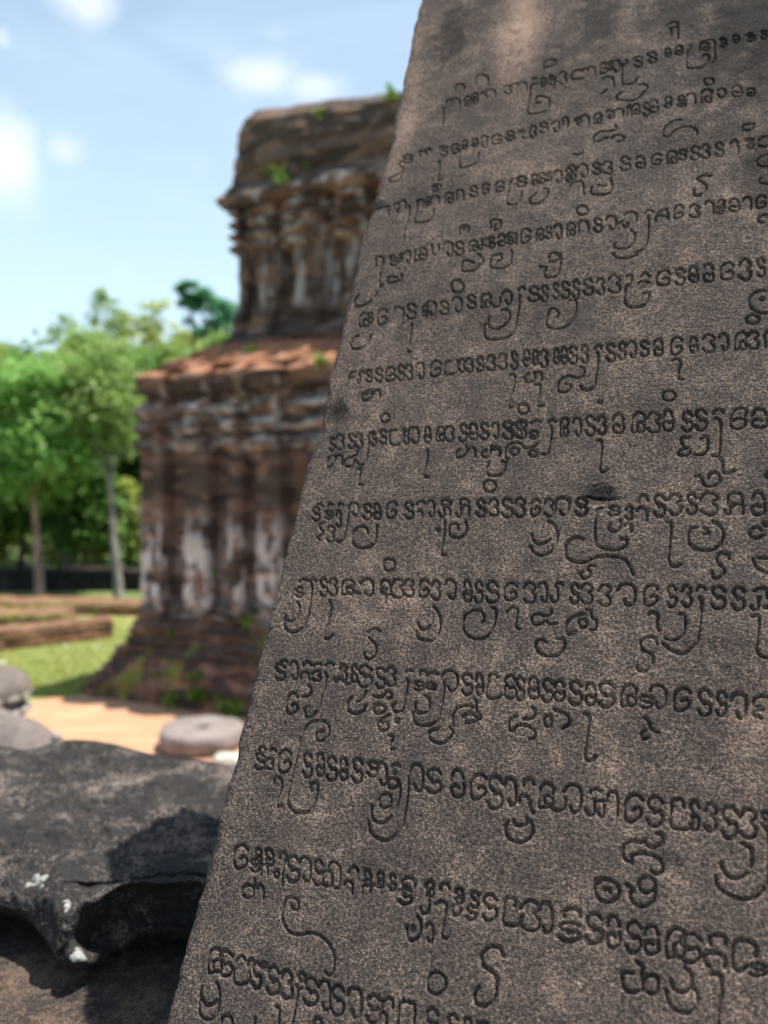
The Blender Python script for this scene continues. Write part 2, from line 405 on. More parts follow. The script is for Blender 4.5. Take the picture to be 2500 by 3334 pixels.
 (1900, 1600, 2.765, """p 1090 330 1120 370 1080 380 p 1160 265 1230 310 1255 380 1230 470 1160 525 1080 530 980 500 935 430 960 340 1020 320 p 755 275 790 285 785 400 765 560 775 650 820 680 880 650
 p 1310 600 1290 560 1230 555 1200 600 1210 650 1260 690 1260 740 1210 780 1160 770 1150 720 p 1600 350 1560 320 1500 350 1500 400 1570 420 1615 390 p 1655 600 1570 595 p 1525 600 1560 680 1655 730 d 1640 300
 S 745 845 835 1035 Z 880 850 970 1030 h 1010 855 1100 895 p 1050 960 1060 1010 1040 1180 1020 1340 960 1430 880 1460 790 1430 715 1370 p 860 1105 910 1120 910 1220 880 1310 800 1340 730 1320 S 1140 855 1280 1050 S 1330 860 1450 1060
 t 1530 870 1660 960 j 1500 950 1580 1065 d 1640 1040 p 580 1115 620 1085 665 1110 655 1190 675 1250 p 660 1380 640 1320 570 1310 515 1350 520 1420 580 1450 620 1480 615 1560 560 1620 490 1610 480 1570
 p 1520 1125 1580 1130 1570 1260 1555 1420 1590 1480 1655 1500"""),
 (840, 2080, 2.37, """h 165 165 225 185 S 120 195 210 315 J 235 175 305 310 h 340 180 410 210 p 320 310 330 265 380 260 390 315 h 425 190 490 215 Z 410 250 480 320 h 515 185 580 210 p 510 260 525 290 490 420 455 550 400 600 360 590 355 540 390 515
 h 620 200 680 225 d 600 320 u 645 280 720 350 h 710 205 760 225 S 760 205 880 365 S 900 225 980 375 Z 980 220 1060 360 p 1145 310 1155 340 1130 440 1110 550 1050 560 1030 520 1060 490 h 1135 240 1190 255 n 1235 245 1300 280 h 1300 260 1390 280
 S 1200 330 1280 395 Q 1290 340 1370 390 p 1430 330 1435 390 1400 560 1370 640 1300 670 1220 655 1190 610 1195 560 p 1290 440 1320 470 1310 560 1240 575 1210 540 1215 490 J 1410 245 1540 400 p 385 360 405 380 395 430 340 445 G 205 420 310 580
 p 720 450 690 480 690 550 740 575 800 560 830 510 p 760 480 790 470 830 405 p 890 440 950 450 1000 400 1030 440 1000 465 o 885 505 980 575 p 1010 590 940 630 920 670 950 710 1000 690 990 640 950 650 d 1070 640 p 1015 745 1045 760 1025 800 1015 850 1050 850
 p 1510 670 1495 620 1530 540 1620 515 1655 530 p 1660 580 1600 590 1600 630 p 1480 680 1500 730 1440 800 1370 800 1315 760 1330 710 1380 700 p 905 40 905 110 860 155 820 140 815 105
 p 480 700 500 715 450 720 445 770 490 790 530 750 545 680 500 635 420 635 365 680 330 760 300 880 260 1040 230 1160 215 1232"""),
 (1450, 2080, 2.37, """S 120 270 210 430 Q 225 275 290 435 p 400 300 380 270 340 280 330 330 310 410 330 455 400 460 450 420 460 360 S 440 290 550 455 S 540 295 610 470 Q 630 295 720 460 S 740 315 830 485 Q 830 325 920 480 S 950 330 1055 505 Q 1070 345 1160 510
 S 1170 340 1310 525 e 1340 355 1480 520 S 1490 440 1600 530 p 150 650 250 625 190 570 130 600 p 225 470 240 490 235 540 270 590 265 620 p 550 600 500 620 485 690 520 710 540 680 580 665 640 675 690 720 680 765 650 775 p 670 530 690 560 670 610 600 620
 o 760 590 820 680 p 840 545 900 570 950 600 950 660 900 690 p 1070 580 1110 600 1095 700 1070 860 1085 930 1130 940 1155 910 p 1540 610 1570 640 1580 690 1640 720 p 1545 700 1510 730 1520 770 1560 765"""),
 (1900, 2150, 2.765, """G 795 250 970 455 S 1020 270 1150 490 S 1190 285 1290 495 J 1320 300 1470 520 p 1660 330 1560 330 1530 400 1620 440 1560 450 1530 490 1600 520 J 580 225 745 430"""),
 (720, 2400, 2.37, """h 285 75 340 100 S 250 120 330 245 h 365 90 415 115 Z 330 165 400 245 G 425 95 540 275 p 605 0 560 200 520 400 505 480 540 560 600 585 680 570 720 480 740 370 700 355 680 380 690 410 S 620 120 700 305 Q 720 130 790 300 S 800 150 890 330 Q 900 165 970 330
 S 1000 170 1090 345 S 1120 185 1200 300 J 1190 200 1275 370 h 1310 210 1380 235 d 1330 275 p 1440 300 1440 400 1410 600 1370 720 1290 795 1200 780 1140 720 1135 650 o 1280 315 1360 395 p 1365 330 1380 420 1350 550
 p 1310 480 1290 440 1230 450 1215 510 1250 545 1300 530 1310 480 p 1160 530 1155 600 1180 645 1250 660 1310 610 J 1440 215 1560 415 p 405 360 410 320 440 310 465 340 460 400 430 490 435 535 470 530
 G 85 835 210 1015 h 250 860 310 900 d 255 1005 S 220 940 290 1040 h 330 870 400 905 n 300 985 355 1060 h 440 895 505 940 p 505 920 480 980 465 1080 470 1140 o 405 1030 440 1085 S 495 920 605 1115 J 590 930 690 1110 S 700 950 790 1140 p 760 1050 840 1040 840 1150 770 1130
 J 810 965 920 1165 h 975 1005 1050 1050 t 940 1110 1010 1210 h 1090 1030 1150 1070 h 1190 1040 1250 1080 h 1290 1060 1340 1090 n 1075 1140 1150 1200 t 1150 1140 1230 1200 h 1570 1110 1640 1150 p 205 1140 165 1170 160 1210 185 1232 p 255 1100 250 1160 235 1200"""),
 (1300, 2450, 2.37, """S 195 130 330 310 Q 385 140 500 345 G 530 170 680 360 S 670 185 800 430 J 800 205 900 410 h 945 205 1040 260 p 920 390 940 340 990 345 1010 440 1030 465 e 1060 240 1195 425 p 1180 390 1170 430 1220 450 1270 430 1280 350 J 1255 250 1405 460
 p 840 530 815 580 830 650 900 690 980 680 1025 620 1020 550 980 505 p 880 530 910 565 970 560 985 520 n 5 970 120 1040 S 0 1040 95 1165 h 190 990 265 1035 h 300 1010 385 1060 h 420 1045 490 1080"""),
 (1900, 2550, 2.765, """h 50 55 160 90 j 10 150 100 285 p 100 160 210 160 j 130 190 185 300 t 200 75 310 290 G 345 105 540 345 S 560 120 720 380 p 900 220 880 150 800 160 790 240 770 340 800 400 880 415 960 410 980 340 960 280 S 950 165 1040 420 Z 1080 190 1200 430
 S 1230 215 1390 490 Z 1400 240 1560 490 h 1600 260 1680 310 p 1640 410 1664 480 1670 700 1650 880 1600 990 1500 1040 1420 1045 1300 1000 1200 920 1190 840 p 1430 545 1500 590 1515 690 1490 790 1440 840 1350 860 1270 810 1235 730
 p 660 455 710 480 700 540 640 580 570 560 545 510 p 520 540 440 520 370 560 345 640 380 690 430 720 p 430 700 440 650 540 635 650 665 710 730 700 810 640 815 610 790 o 490 845 645 990
 p 640 980 620 1070 560 1110 480 1100 420 1050 420 990 440 960 385 910 p 110 870 200 865 280 900 320 970 300 1040 240 1070 160 1060 100 990 100 920 150 890 p 180 960 220 955 235 980"""),
 (1200, 2814, 2.37, """n 245 105 360 180 S 220 190 330 305 h 425 135 500 180 j 390 260 465 380 p 520 310 560 290 600 320 575 430 560 550 600 575 h 540 150 620 205 h 660 185 725 225 o 640 310 700 400 h 780 215 845 255 S 750 320 830 425 S 865 235 995 430
 p 1120 330 1130 280 1080 260 1045 300 1030 420 1060 470 1150 470 1180 400 Z 1160 285 1330 510 J 1290 300 1420 530 p 290 480 300 570 350 590 390 540 400 460 375 400 d 330 505 J 430 460 495 610
 o 450 835 595 1005 p 1035 710 1010 650 940 635 870 700 880 780 940 820 985 880 980 980 940 1080 880 1095 815 1060 820 990 850 950
 p 5 1050 40 1015 100 1050 90 1120 10 1130 t 120 1035 190 1110 t 60 1140 140 1300 p 225 1300 240 1080 340 1075 355 1120 345 1300 S 430 1115 540 1350 S 600 1160 690 1360 Q 720 1190 800 1380 S 830 1220 930 1400"""),
 (1800, 2814, 2.37, """n 75 345 215 410 S 30 450 215 590 S 245 385 385 610 Q 400 405 520 650 S 555 445 685 680 Q 690 480 820 700 e 855 495 1030 725 S 960 540 1150 755 n 1200 550 1340 620 p 1320 800 1330 740 1270 690 1190 690 1165 750 1200 790
 p 1560 720 1570 640 1500 595 1410 600 1380 700 1390 790 1450 830 1490 790 S 1510 770 1650 860 p 650 755 690 790 680 870 690 960 650 990 570 980 530 920 540 840 610 840 p 700 920 720 870 780 860 810 900 790 1000 730 990
 p 1020 800 1070 860 1060 960 1000 990 930 960 910 900 p 870 970 890 1070 970 1140 1060 1150 1110 1080 1110 990 1080 960 p 1220 850 1290 860 1300 960 1280 1100 1260 1260"""),
 (560, 2814, 2.37, """e 265 645 390 840 S 345 670 470 860 p 560 740 540 710 500 740 475 830 480 910 540 930 590 900 600 830 h 575 740 635 780 S 610 760 690 955 S 680 760 735 800 S 720 795 830 1000 Z 830 825 930 1035 h 965 840 1025 880 p 960 940 965 980 950 1080 920 1250
 S 1010 880 1125 1085 J 1120 900 1220 1125 S 1220 935 1330 1160 J 1340 960 1465 1185 S 1490 1010 1610 1220 p 345 920 365 1000 350 1120 310 1190 250 1195 205 1140 205 1060 230 950 p 220 1030 260 1085 310 1080 350 1050 n 370 1170 465 1260
 p 800 1100 825 1120 815 1250 h 1080 1190 1150 1225 p 640 1190 630 1250 p 545 190 570 155 610 170 625 220 600 255 560 255 545 220 p 635 115 640 160 625 200 t 650 160 705 270
 p 920 310 930 345 965 350 970 290 930 255 880 270 845 350 850 430 900 520 980 545 1080 530 1160 565 1230 650 1250 740 1240 830 1210 860 1180 830"""),
]


def ink_strokes():
    """all carved strokes as lists of photo points"""
    rnd = random.Random(4)
    out = []
    for (x0, y0, s, txt) in INK:
        items, cmd, args = [], None, []
        for tk in txt.split() + ['.']:
            if tk[0].isalpha() or tk == '.':
                if cmd:
                    items.append((cmd, args))
                cmd, args = tk, []
            else:
                args.append(float(tk))
        spots = []
        for (cmd, a) in items:
            if cmd in 'pd':
                spots += [(a[i], a[i + 1]) for i in range(0, len(a) - 1, 2)]
            else:
                spots += [(a[0], a[3]), (a[2], a[3]), ((a[0] + a[2]) / 2, (a[1] + a[3]) / 2), ((a[0] + a[2]) / 2, a[3])]
        for k, (cmd, a) in enumerate(items):
            if cmd == 'p':
                pts = [(a[i], a[i + 1]) for i in range(0, len(a) - 1, 2)]
                out.append(('p', [(x0 + x / s, y0 + y / s) for x, y in pts]))
                continue
            if cmd == 'd':
                out.append(('d', [(x0 + a[0] / s, y0 + a[1] / s)]))
                continue
            if cmd == 'o':
                cx, cy, rx, ry = (a[0] + a[2]) / 2, (a[1] + a[3]) / 2, (a[2] - a[0]) / 2, (a[3] - a[1]) / 2
                pts = [(cx + rx * math.cos(t), cy + ry * math.sin(t)) for t in np.linspace(0, 6.4, 14)]
                out.append(('p', [(x0 + x / s, y0 + y / s) for x, y in pts]))
                continue
            if cmd in 'hn' and a[3] - a[1] < 45 * s / 2.37:
                full = (62 if y0 < 500 else 95 if y0 < 1400 else 120) * s / 2.37
                busy = [q for q in spots if a[0] - 2 < q[0] < a[2] + 2 and a[3] + 4 < q[1] < a[1] + full]
                if not busy:
                    a = [a[0], a[1], a[2], a[1] + full]
                    cmd = 'SZQe'[k % 4] if a[2] - a[0] > 35 else 'SZ'[k % 2]
            ins = 0.06 * (a[2] - a[0])
            for form in FORMS[cmd]:
                pts = []
                for (u, v) in form:
                    x = a[0] + ins + (a[2] - a[0] - 2 * ins) * u + rnd.uniform(-2.5, 2.5)
                    y = a[1] + (a[3] - a[1]) * v + rnd.uniform(-2.5, 2.5)
                    pts.append((x0 + x / s, y0 + y / s))
                out.append(('f', pts))
    return out


# the plane of the inscribed face: leans back and turns a little to the left
N_CAM = np.array([-0.333, 0.437, 0.834]); N_CAM /= np.linalg.norm(N_CAM)
ST_N = RIGHT * N_CAM[0] + UP * N_CAM[1] - FWD * N_CAM[2]
d_h = np.array([0.928, 0, 0.371])
ST_U = RIGHT * d_h[0] + UP * d_h[1] - FWD * d_h[2]
ST_U = ST_U - ST_N * ST_U.dot(ST_N); ST_U /= np.linalg.norm(ST_U)
ST_V = np.cross(ST_N, ST_U)
ST_O = at(1500, 2100, 0.87)


def to_face(px, py):
    r = ray(px, py)
    t = (ST_O - EYE).dot(ST_N) / r.dot(ST_N)
    q = EYE + r * t - ST_O
    return q.dot(ST_U), q.dot(ST_V)


EDGE = [(1378, -80), (1367, 0), (1352, 70), (1335, 148), (1310, 253), (1281, 401), (1277, 450), (1251, 520), (1234, 560), (1205, 686), (1180, 760),
        (1158, 838), (1150, 893), (1118, 1010), (1092, 1140), (1063, 1235), (1056, 1290), (1045, 1326), (1047, 1400), (1020, 1440), (1000, 1503), (976, 1600),
        (942, 1739), (900, 1904), (859, 2080), (838, 2160), (806, 2290), (773, 2400), (754, 2484), (720, 2624), (674, 2814), (640, 2949),
        (606, 3067), (560, 3261), (540, 3340), (520, 3420)]
edge_uv = np.array([to_face(*q) for q in EDGE])
v_dense0 = min(to_face(540, 3360)[1], to_face(2500, 3360)[1]) - 0.01
v_dense1 = max(to_face(1370, -20)[1], to_face(2500, -20)[1]) + 0.01
u_dense1 = max(to_face(2520, -20)[0], to_face(2520, 3360)[0], to_face(2520, 1700)[0]) + 0.005
# v where the stele meets the top of the big slab it stands on
SLAB_Z = H - 0.767
v_foot = (SLAB_Z - 0.02 - ST_O[2]) / ST_V[2]
STEP = 0.00085
vs = np.concatenate([np.linspace(v_foot, v_dense0, 14, endpoint=False), np.arange(v_dense0, v_dense1, STEP),
                     np.linspace(v_dense1, v_dense1 + 0.03, 4)])
s_dense = np.arange(0, 1.0, STEP / (u_dense1 - edge_uv[:, 0].min()))
NV, NS = len(vs), len(s_dense)
order = np.argsort(edge_uv[:, 1])
uL = np.interp(vs, edge_uv[order, 1], edge_uv[order, 0])
below = vs < edge_uv[:, 1].min()
uL[below] = edge_uv[order[0], 0] + (vs[below] - edge_uv[:, 1].min()) * 0.02
e3 = np.stack([vs * 0 + 3.1, vs, vs * 0], 1)
uL = uL + 0.0022 * vnoise(e3, 70, 5, 3) + 0.0032 * vnoise(e3, 20, 8, 2)
U = uL[:, None] + s_dense[None, :] * (u_dense1 - uL[:, None])
V = np.repeat(vs[:, None], NS, 1)
depth = np.zeros((NV, NS))


def carve(pts_uv, width, deep):
    """cut one stroke into the face"""
    global depth
    p = np.asarray(pts_uv)
    a, b = p[:-1], p[1:]
    m = width * 1.05
    lo, hi = p.min(0) - m, p.max(0) + m
    r0, r1 = np.searchsorted(vs, lo[1]), np.searchsorted(vs, hi[1])
    if r1 - r0 < 1:
        return
    span = u_dense1 - uL[r0:r1]
    f0 = ((lo[0] - uL[r0:r1]) / span).min(); f1 = ((hi[0] - uL[r0:r1]) / span).max()
    c0, c1 = int(np.clip(f0 * NS, 0, NS)), int(np.clip(f1 * NS + 2, 0, NS))
    if c1 - c0 < 1:
        return
    uu, vv = U[r0:r1, c0:c1], V[r0:r1, c0:c1]
    best = np.full(uu.shape, 1e9)
    for i in range(len(a)):
        d = b[i] - a[i]; L2 = d.dot(d) + 1e-12
        t = np.clip(((uu - a[i][0]) * d[0] + (vv - a[i][1]) * d[1]) / L2, 0, 1)
        best = np.minimum(best, (uu - a[i][0] - t * d[0]) ** 2 + (vv - a[i][1] - t * d[1]) ** 2)
    x = np.clip(1.0 - np.sqrt(best) / width, 0, 1)
    prof = (0.35 * x + 0.65 * x * x * (3 - 2 * x)) * deep
    prof = prof * (0.92 + 0.28 * rough_cut[r0:r1, c0:c1])
    depth[r0:r1, c0:c1] = np.maximum(depth[r0:r1, c0:c1], prof)


rough_cut = vnoise(np.stack([U.ravel(), V.ravel(), U.ravel() * 0 + 1.7], 1), 130, 31, 2).reshape(U.shape)
rnd_w = random.Random(11)
for kind_, pts in ink_strokes():
    my = sum(p[1] for p in pts) / len(pts); mx = sum(p[0] for p in pts) / len(pts)
    worn = 1.0
    if my < 900: worn = 0.72 + 0.28 * max(0, my) / 900.0
    if mx > 2350 and my < 600: worn *= 0.7
    wd = 0.00248 * rnd_w.uniform(0.85, 1.2); dp = 0.0046 * worn * rnd_w.uniform(0.85, 1.15)
    if kind_ == 'f':
        wd *= 0.98
    if kind_ == 'd':
        c = np.array(to_face(*pts[0]))
        carve([c, c + 1e-4], wd * 2.0, dp * 1.1)
        continue
    uv = np.array([to_face(*q) for q in pts])
    carve(catmull(uv, 5), wd, dp)

face_p = np.stack([U.ravel(), V.ravel(), np.zeros(U.size)], 1)
soft = vnoise(face_p, 9, 1, 3).reshape(U.shape)
fine = vnoise(face_p, 75, 2, 3).reshape(U.shape)
grit = vnoise(face_p, 560, 3, 2).reshape(U.shape)
W = 0.0018 * soft + 0.00075 * fine + 0.00040 * grit - depth
# rounded, chipped left arris
into = (U - uL[:, None])
arris = 0.010 + 0.006 * vnoise(np.stack([vs * 0, vs, vs * 0 + 2], 1), 25, 9, 2)[:, None]
k = np.clip(1 - into / arris, 0, 1)
W -= 0.006 * k ** 2.2
# chips and pits: the dark knob on the left edge, the scar beside the eighth line
for (px, py, rad, dp) in [(1085, 1345, 0.022, 0.004), (1950, 1605, 0.016, 0.003), (1985, 1618, 0.012, 0.002), (1225, 670, 0.014, 0.002),
                          (2180, 2820, 0.012, 0.002), (1960, 1640, 0.01, 0.002), (1640, 2720, 0.012, 0.001)]:
    a, b = to_face(px, py)
    r = np.sqrt((U - a) ** 2 + (V - b) ** 2) / (rad * (1 + 0.4 * fine))
    W -= dp * np.clip(1 - r, 0, 1) ** 0.7
# wrap the slab round its sides and back
THICK = 0.19
side = []
for dw in (0.012, 0.03, 0.07, 0.12, 0.165, THICK):
    n_ = vnoise(np.stack([vs * 0 + dw * 5, vs, vs * 0], 1), 14, 4, 3)
    side.append((uL + 0.006 * n_ + (0.003 if dw < THICK else 0.015), -dw + 0 * vs))
uR = u_dense1 + 0.22
right_front = [(np.full(NV, u_dense1 + 0.05), 0.002 * vnoise(e3 + 4, 9, 1, 2)), (np.full(NV, uR), np.full(NV, -0.004)),
               (np.full(NV, uR + 0.01), np.full(NV, -0.03)), (np.full(NV, uR + 0.005), np.full(NV, -THICK))]
back = [(np.full(NV, uR - 0.3), np.full(NV, -THICK - 0.01)), (np.full(NV, uR - 0.6), np.full(NV, -THICK - 0.012))]
cols_u = np.concatenate([U] + [c[0][:, None] for c in right_front + back] + [c[0][:, None] for c in reversed(side)], 1)
cols_w = np.concatenate([W] + [c[1][:, None] for c in right_front + back] + [c[1][:, None] for c in reversed(side)], 1)
NC = cols_u.shape[1]
cols_v = np.repeat(vs[:, None], NC, 1)
# closing rows at head and foot
cap = lambda i, dv: (cols_u[i][None], np.full((1, NC), vs[i] + dv), np.full((1, NC), -THICK / 2))
cu, cv, cw = cap(-1, 0.02); bu, bv, bw = cap(0, -0.001)
cols_u = np.concatenate([bu, cols_u, cu]); cols_v = np.concatenate([bv, cols_v, cv]); cols_w = np.concatenate([bw, cols_w, cw])
NR = cols_u.shape[0]
co = np.stack([cols_u, cols_v, cols_w], 2).reshape(-1, 3).astype(np.float32)
r_i, c_i = np.meshgrid(np.arange(NR - 1), np.arange(NC), indexing='ij')
c2 = (c_i + 1) % NC
quads = np.stack([r_i * NC + c_i, r_i * NC + c2, (r_i + 1) * NC + c2, (r_i + 1) * NC + c_i], 2).reshape(-1, 4).astype(np.int32)
me = bpy.data.meshes.new("stele")
me.vertices.add(len(co)); me.vertices.foreach_set('co', co.ravel())
me.loops.add(quads.size); me.loops.foreach_set('vertex_index', quads.ravel())
me.polygons.add(len(quads)); me.polygons.foreach_set('loop_start', np.arange(0, quads.size, 4, dtype=np.int32))
me.polygons.foreach_set('use_smooth', np.ones(len(quads), dtype=bool))
me.update(calc_edges=True)
stele = link(bpy.data.objects.new("stele", me))
foot = ST_O + ST_V * v_foot
M = Matrix(((ST_U[0], ST_V[0], ST_N[0], ST_O[0]), (ST_U[1], ST_V[1], ST_N[1], ST_O[1]), (ST_U[2], ST_V[2], ST_N[2], ST_O[2]), (0, 0, 0, 1)))
stele.matrix_world = M
tag(stele, "tall dark sandstone stele carved with rows of curling ancient script, leaning back in the foreground", "stele")

# grainy weathered sandstone
m_stele, t, b = new_mat("grainy_sandstone")
tc = t.node('ShaderNodeTexCoord').outputs['Object']
grain = t.noise(tc, 820, 2.0, 0.7)
grain2 = t.noise(tc, 300, 4.0, 0.7)
patch = t.noise(tc, 9, 5.0, 0.6)
patch2 = t.noise(tc, 34, 4.0, 0.6)
worn = None


def blob(px, py, ru, rv, amp):
    """a stain with its own shape at one spot of the face"""
    a, c = to_face(px, py)
    mp = t.node('ShaderNodeMapping')
    t.put(mp.inputs['Vector'], tc)
    mp.inputs['Location'].default_value = (-a / ru, -c / rv, 0)
    mp.inputs['Scale'].default_value = (1 / ru, 1 / rv, 0)
    ln = t.vmath('LENGTH', mp.outputs[0], out=1)
    ln = t.math('ADD', ln, t.math('MULTIPLY', t.math('SUBTRACT', patch2, 0.5), 1.1))
    return t.ramp(ln, 0.15, 1.15, amp, 0.0)


bias = None
crust_f = None
for args in [(1690, 120, 0.05, 0.20, 0.36), (1320, 420, 0.025, 0.16, 0.22), (1750, 560, 0.09, 0.05, 0.08), (1350, 200, 0.05, 0.10, 0.10), (2500, 60, 0.17, 0.26, -0.6),
             (2080, 140, 0.06, 0.03, 0.10), (1090, 1350, 0.026, 0.022, -0.32), (1945, 1608, 0.022, 0.013, -0.34), (1530, 40, 0.06, 0.05, -0.14),
             (2495, 520, 0.05, 0.10, -0.3), (1470, 110, 0.045, 0.10, -0.30), (1950, 60, 0.05, 0.10, -0.28), (2230, 40, 0.09, 0.12, -0.30), (2330, 430, 0.12, 0.06, -0.20), (1480, 330, 0.05, 0.05, -0.18), (1400, 640, 0.08, 0.05, -0.15), (1850, 230, 0.22, 0.13, -0.15), (1900, 330, 0.12, 0.04, -0.10), (1700, 1000, 0.2, 0.05, -0.10), (2150, 1350, 0.12, 0.04, -0.08), (2200, 2700, 0.05, 0.02, 0.09), (2440, 2300, 0.03, 0.06, 0.1), (1230, 670, 0.014, 0.014, -0.3),
             (1150, 2000, 0.10, 0.05, 0.06), (2300, 2100, 0.03, 0.012, -0.14), (1400, 1900, 0.03, 0.03, 0.05), (2460, 2250, 0.02, 0.03, -0.12)]:
    if args[4] < 0:
        g = blob(*args[:4], min(1.0, -args[4] * 2.6))
        crust_f = g if crust_f is None else t.math('MAXIMUM', crust_f, g)
        continue
    g = blob(*args)
    bias = g if bias is None else t.math('ADD', bias, g)
mask = t.math('ADD', t.math('MULTIPLY', t.math('SUBTRACT', grain, 0.5), 1.5), t.math('MULTIPLY', t.math('SUBTRACT', grain2, 0.5), 0.9))
mask = t.math('ADD', mask, t.math('MULTIPLY', t.math('SUBTRACT', patch, 0.5), 0.42))
mask = t.math('ADD', mask, t.math('MULTIPLY', t.math('SUBTRACT', patch2, 0.5), 0.55))
streaks = t.noise(t.scale(tc, (38.0, 5.0, 5.0)), 1.0, 5.0, 0.6, 0.3)
mask = t.math('ADD', mask, t.math('MULTIPLY', t.math('SUBTRACT', streaks, 0.5), 0.28))
mask = t.math('ADD', mask, bias)
f1 = t.ramp(mask, -0.03, 0.46)
dark = t.mix(t.ramp(grain2, 0.35, 0.65), C3(0.038, 0.033, 0.032), C3(0.104, 0.084, 0.077))
pale = t.mix(patch2, C3(0.40, 0.258, 0.198), C3(0.42, 0.305, 0.24))
crust_f = t.math('MULTIPLY', crust_f, t.ramp(mask, 0.10, 0.60, 1.0, 0.35))
t.put(b.inputs['Base Color'], t.mix(crust_f, t.mix(f1, dark, pale), t.mix(grain2, C3(0.008, 0.0075, 0.008), C3(0.026, 0.022, 0.021))))
t.put(b.inputs['Roughness'], t.ramp(grain, 0.3, 0.7, 0.75, 0.95))
b.inputs['Specular IOR Level'].default_value = 0.10
pit = t.ramp(t.voro(tc, 210), 0.0, 0.22, -2.2, 0.0)
h1 = t.math('ADD', t.math('MULTIPLY', pit, t.ramp(patch2, 0.5, 0.62)), t.math('ADD', t.math('MULTIPLY', t.noise(tc, 900, 2.0, 0.6), 1.0), t.math('MULTIPLY', t.noise(tc, 560, 2.0, 0.6), 1.5)))
t.put(b.inputs['Normal'], t.bump(h1, 1.0, 0.0015))
me.materials.append(m_stele)


# ------------------------------------------------------------------ materials of the surroundings
def brick_mat():
    m, t, b = new_mat("weathered_brick")
    tc = t.node('ShaderNodeTexCoord').outputs['Object']
    sep = t.node('ShaderNodeSeparateXYZ'); t.l.new(tc, sep.inputs[0]); z = sep.outputs[2]
    course = t.noise(t.scale(tc, (2.2, 2.2, 16.0)), 1.0, 3.0, 0.6)
    cells = t.node('ShaderNodeTexVoronoi'); t.put(cells.inputs['Vector'], t.scale(tc, (3.6, 3.6, 10.5))); cells.inputs['Scale'].default_value = 1.0
    cell_s = t.node('ShaderNodeSeparateColor'); t.l.new(cells.outputs['Color'], cell_s.inputs[0]); cell = cell_s.outputs[0]
    big = t.noise(tc, 1.5, 4.0, 0.6)
    mid = t.noise(tc, 6.0, 4.0, 0.6)
    streak = t.noise(t.scale(tc, (9.0, 9.0, 1.3)), 1.0, 4.0, 0.6, 0.4)
    rel = t.node('ShaderNodeAttribute', attribute_name='relief').outputs['Fac']
    dark = t.mix(t.math('ADD', t.math('MULTIPLY', course, 0.5), t.math('MULTIPLY', cell, 0.5)), C3(0.020, 0.0145, 0.012), C3(0.105, 0.070, 0.052))
    brown = t.mix(cell, C3(0.088, 0.057, 0.041), C3(0.215, 0.132, 0.092))
    orange = t.mix(cell, C3(0.15, 0.06, 0.032), C3(0.43, 0.19, 0.098))

    def band(lo0, lo1, hi0, hi1):
        return t.math('MULTIPLY', t.ramp(z, lo0, lo1), t.ramp(z, hi0, hi1, 1.0, 0.0))
    f_brown = t.ramp(t.math('ADD', big, t.math('MULTIPLY', t.math('SUBTRACT', cell, 0.5), 0.5)), 0.42, 0.75)
    col = t.mix(t.math('MULTIPLY', f_brown, 0.75), dark, brown)
    # broken brick laid bare on the ledge and along the battered foot
    bare = t.math('ADD', band(3.08, 3.16, 3.44, 3.56), t.math('MULTIPLY', t.ramp(z, 0.1, 0.95, 0.55, 0.0), t.ramp(mid, 0.40, 0.62)))
    bare = t.math('ADD', bare, t.math('MULTIPLY', band(4.0, 4.5, 4.9, 5.0), 0.12))
    bare = t.math('ADD', bare, t.math('MULTIPLY', band(5.2, 5.5, 7.0, 8.0), t.ramp(mid, 0.5, 0.7, 0.0, 0.2)))
    bare = t.math('MULTIPLY', bare, t.ramp(t.math('ADD', course, t.math('MULTIPLY', mid, 0.6)), 0.5, 0.85), clamp=True)
    col = t.mix(bare, col, orange)
    # pale lichen: streaks down the lower shafts, bands along the mouldings
    lich_lo = t.math('MULTIPLY', band(0.65, 1.05, 1.35, 1.95), t.math('MULTIPLY', t.ramp(rel, 0.3, 0.7, 0.25, 1.0), t.ramp(t.math('ADD', t.math('MULTIPLY', streak, 0.45), t.math('MULTIPLY', t.noise(tc, 4.0, 4.0, 0.6), 0.55)), 0.455, 0.535)))
    lich_hi = t.math('MULTIPLY', band(2.34, 2.42, 2.80, 2.86), t.ramp(t.math('ADD', t.math('MULTIPLY', course, 0.6), t.math('MULTIPLY', mid, 0.5)), 0.50, 0.66, 0.0, 0.6))
    lich_up = t.math('MULTIPLY', band(3.75, 3.95, 4.3, 4.5), t.ramp(streak, 0.48, 0.62, 0.0, 0.55))
    lich_u2 = t.math('MULTIPLY', band(4.35, 4.45, 4.9, 5.15), t.ramp(mid, 0.48, 0.64, 0.0, 0.5))
    lich = t.math('MAXIMUM', t.math('MAXIMUM', lich_lo, lich_hi), t.math('MAXIMUM', lich_up, lich_u2))
    col = t.mix(lich, col, t.mix(mid, C3(0.36, 0.34, 0.33), C3(0.60, 0.60, 0.60)))
    # moss
    moss = t.math('MULTIPLY', t.ramp(t.noise(t.scale(tc, (1, 1, 0.5)), 2.6, 3.0), 0.56, 0.66), t.math('ADD', t.ramp(z, 0.2, 1.0, 0.85, 0.0), t.math('MULTIPLY', band(2.7, 2.9, 3.0, 3.1), 0.5)))
    col = t.mix(moss, col, t.mix(mid, C3(0.10, 0.12, 0.018), C3(0.24, 0.23, 0.03)))
    t.put(b.inputs['Base Color'], col)
    b.inputs['Roughness'].default_value = 0.9
    t.put(b.inputs['Normal'], t.bump(t.math('ADD', course, t.math('MULTIPLY', cell, 0.5)), 0.8, 0.03))
    return m


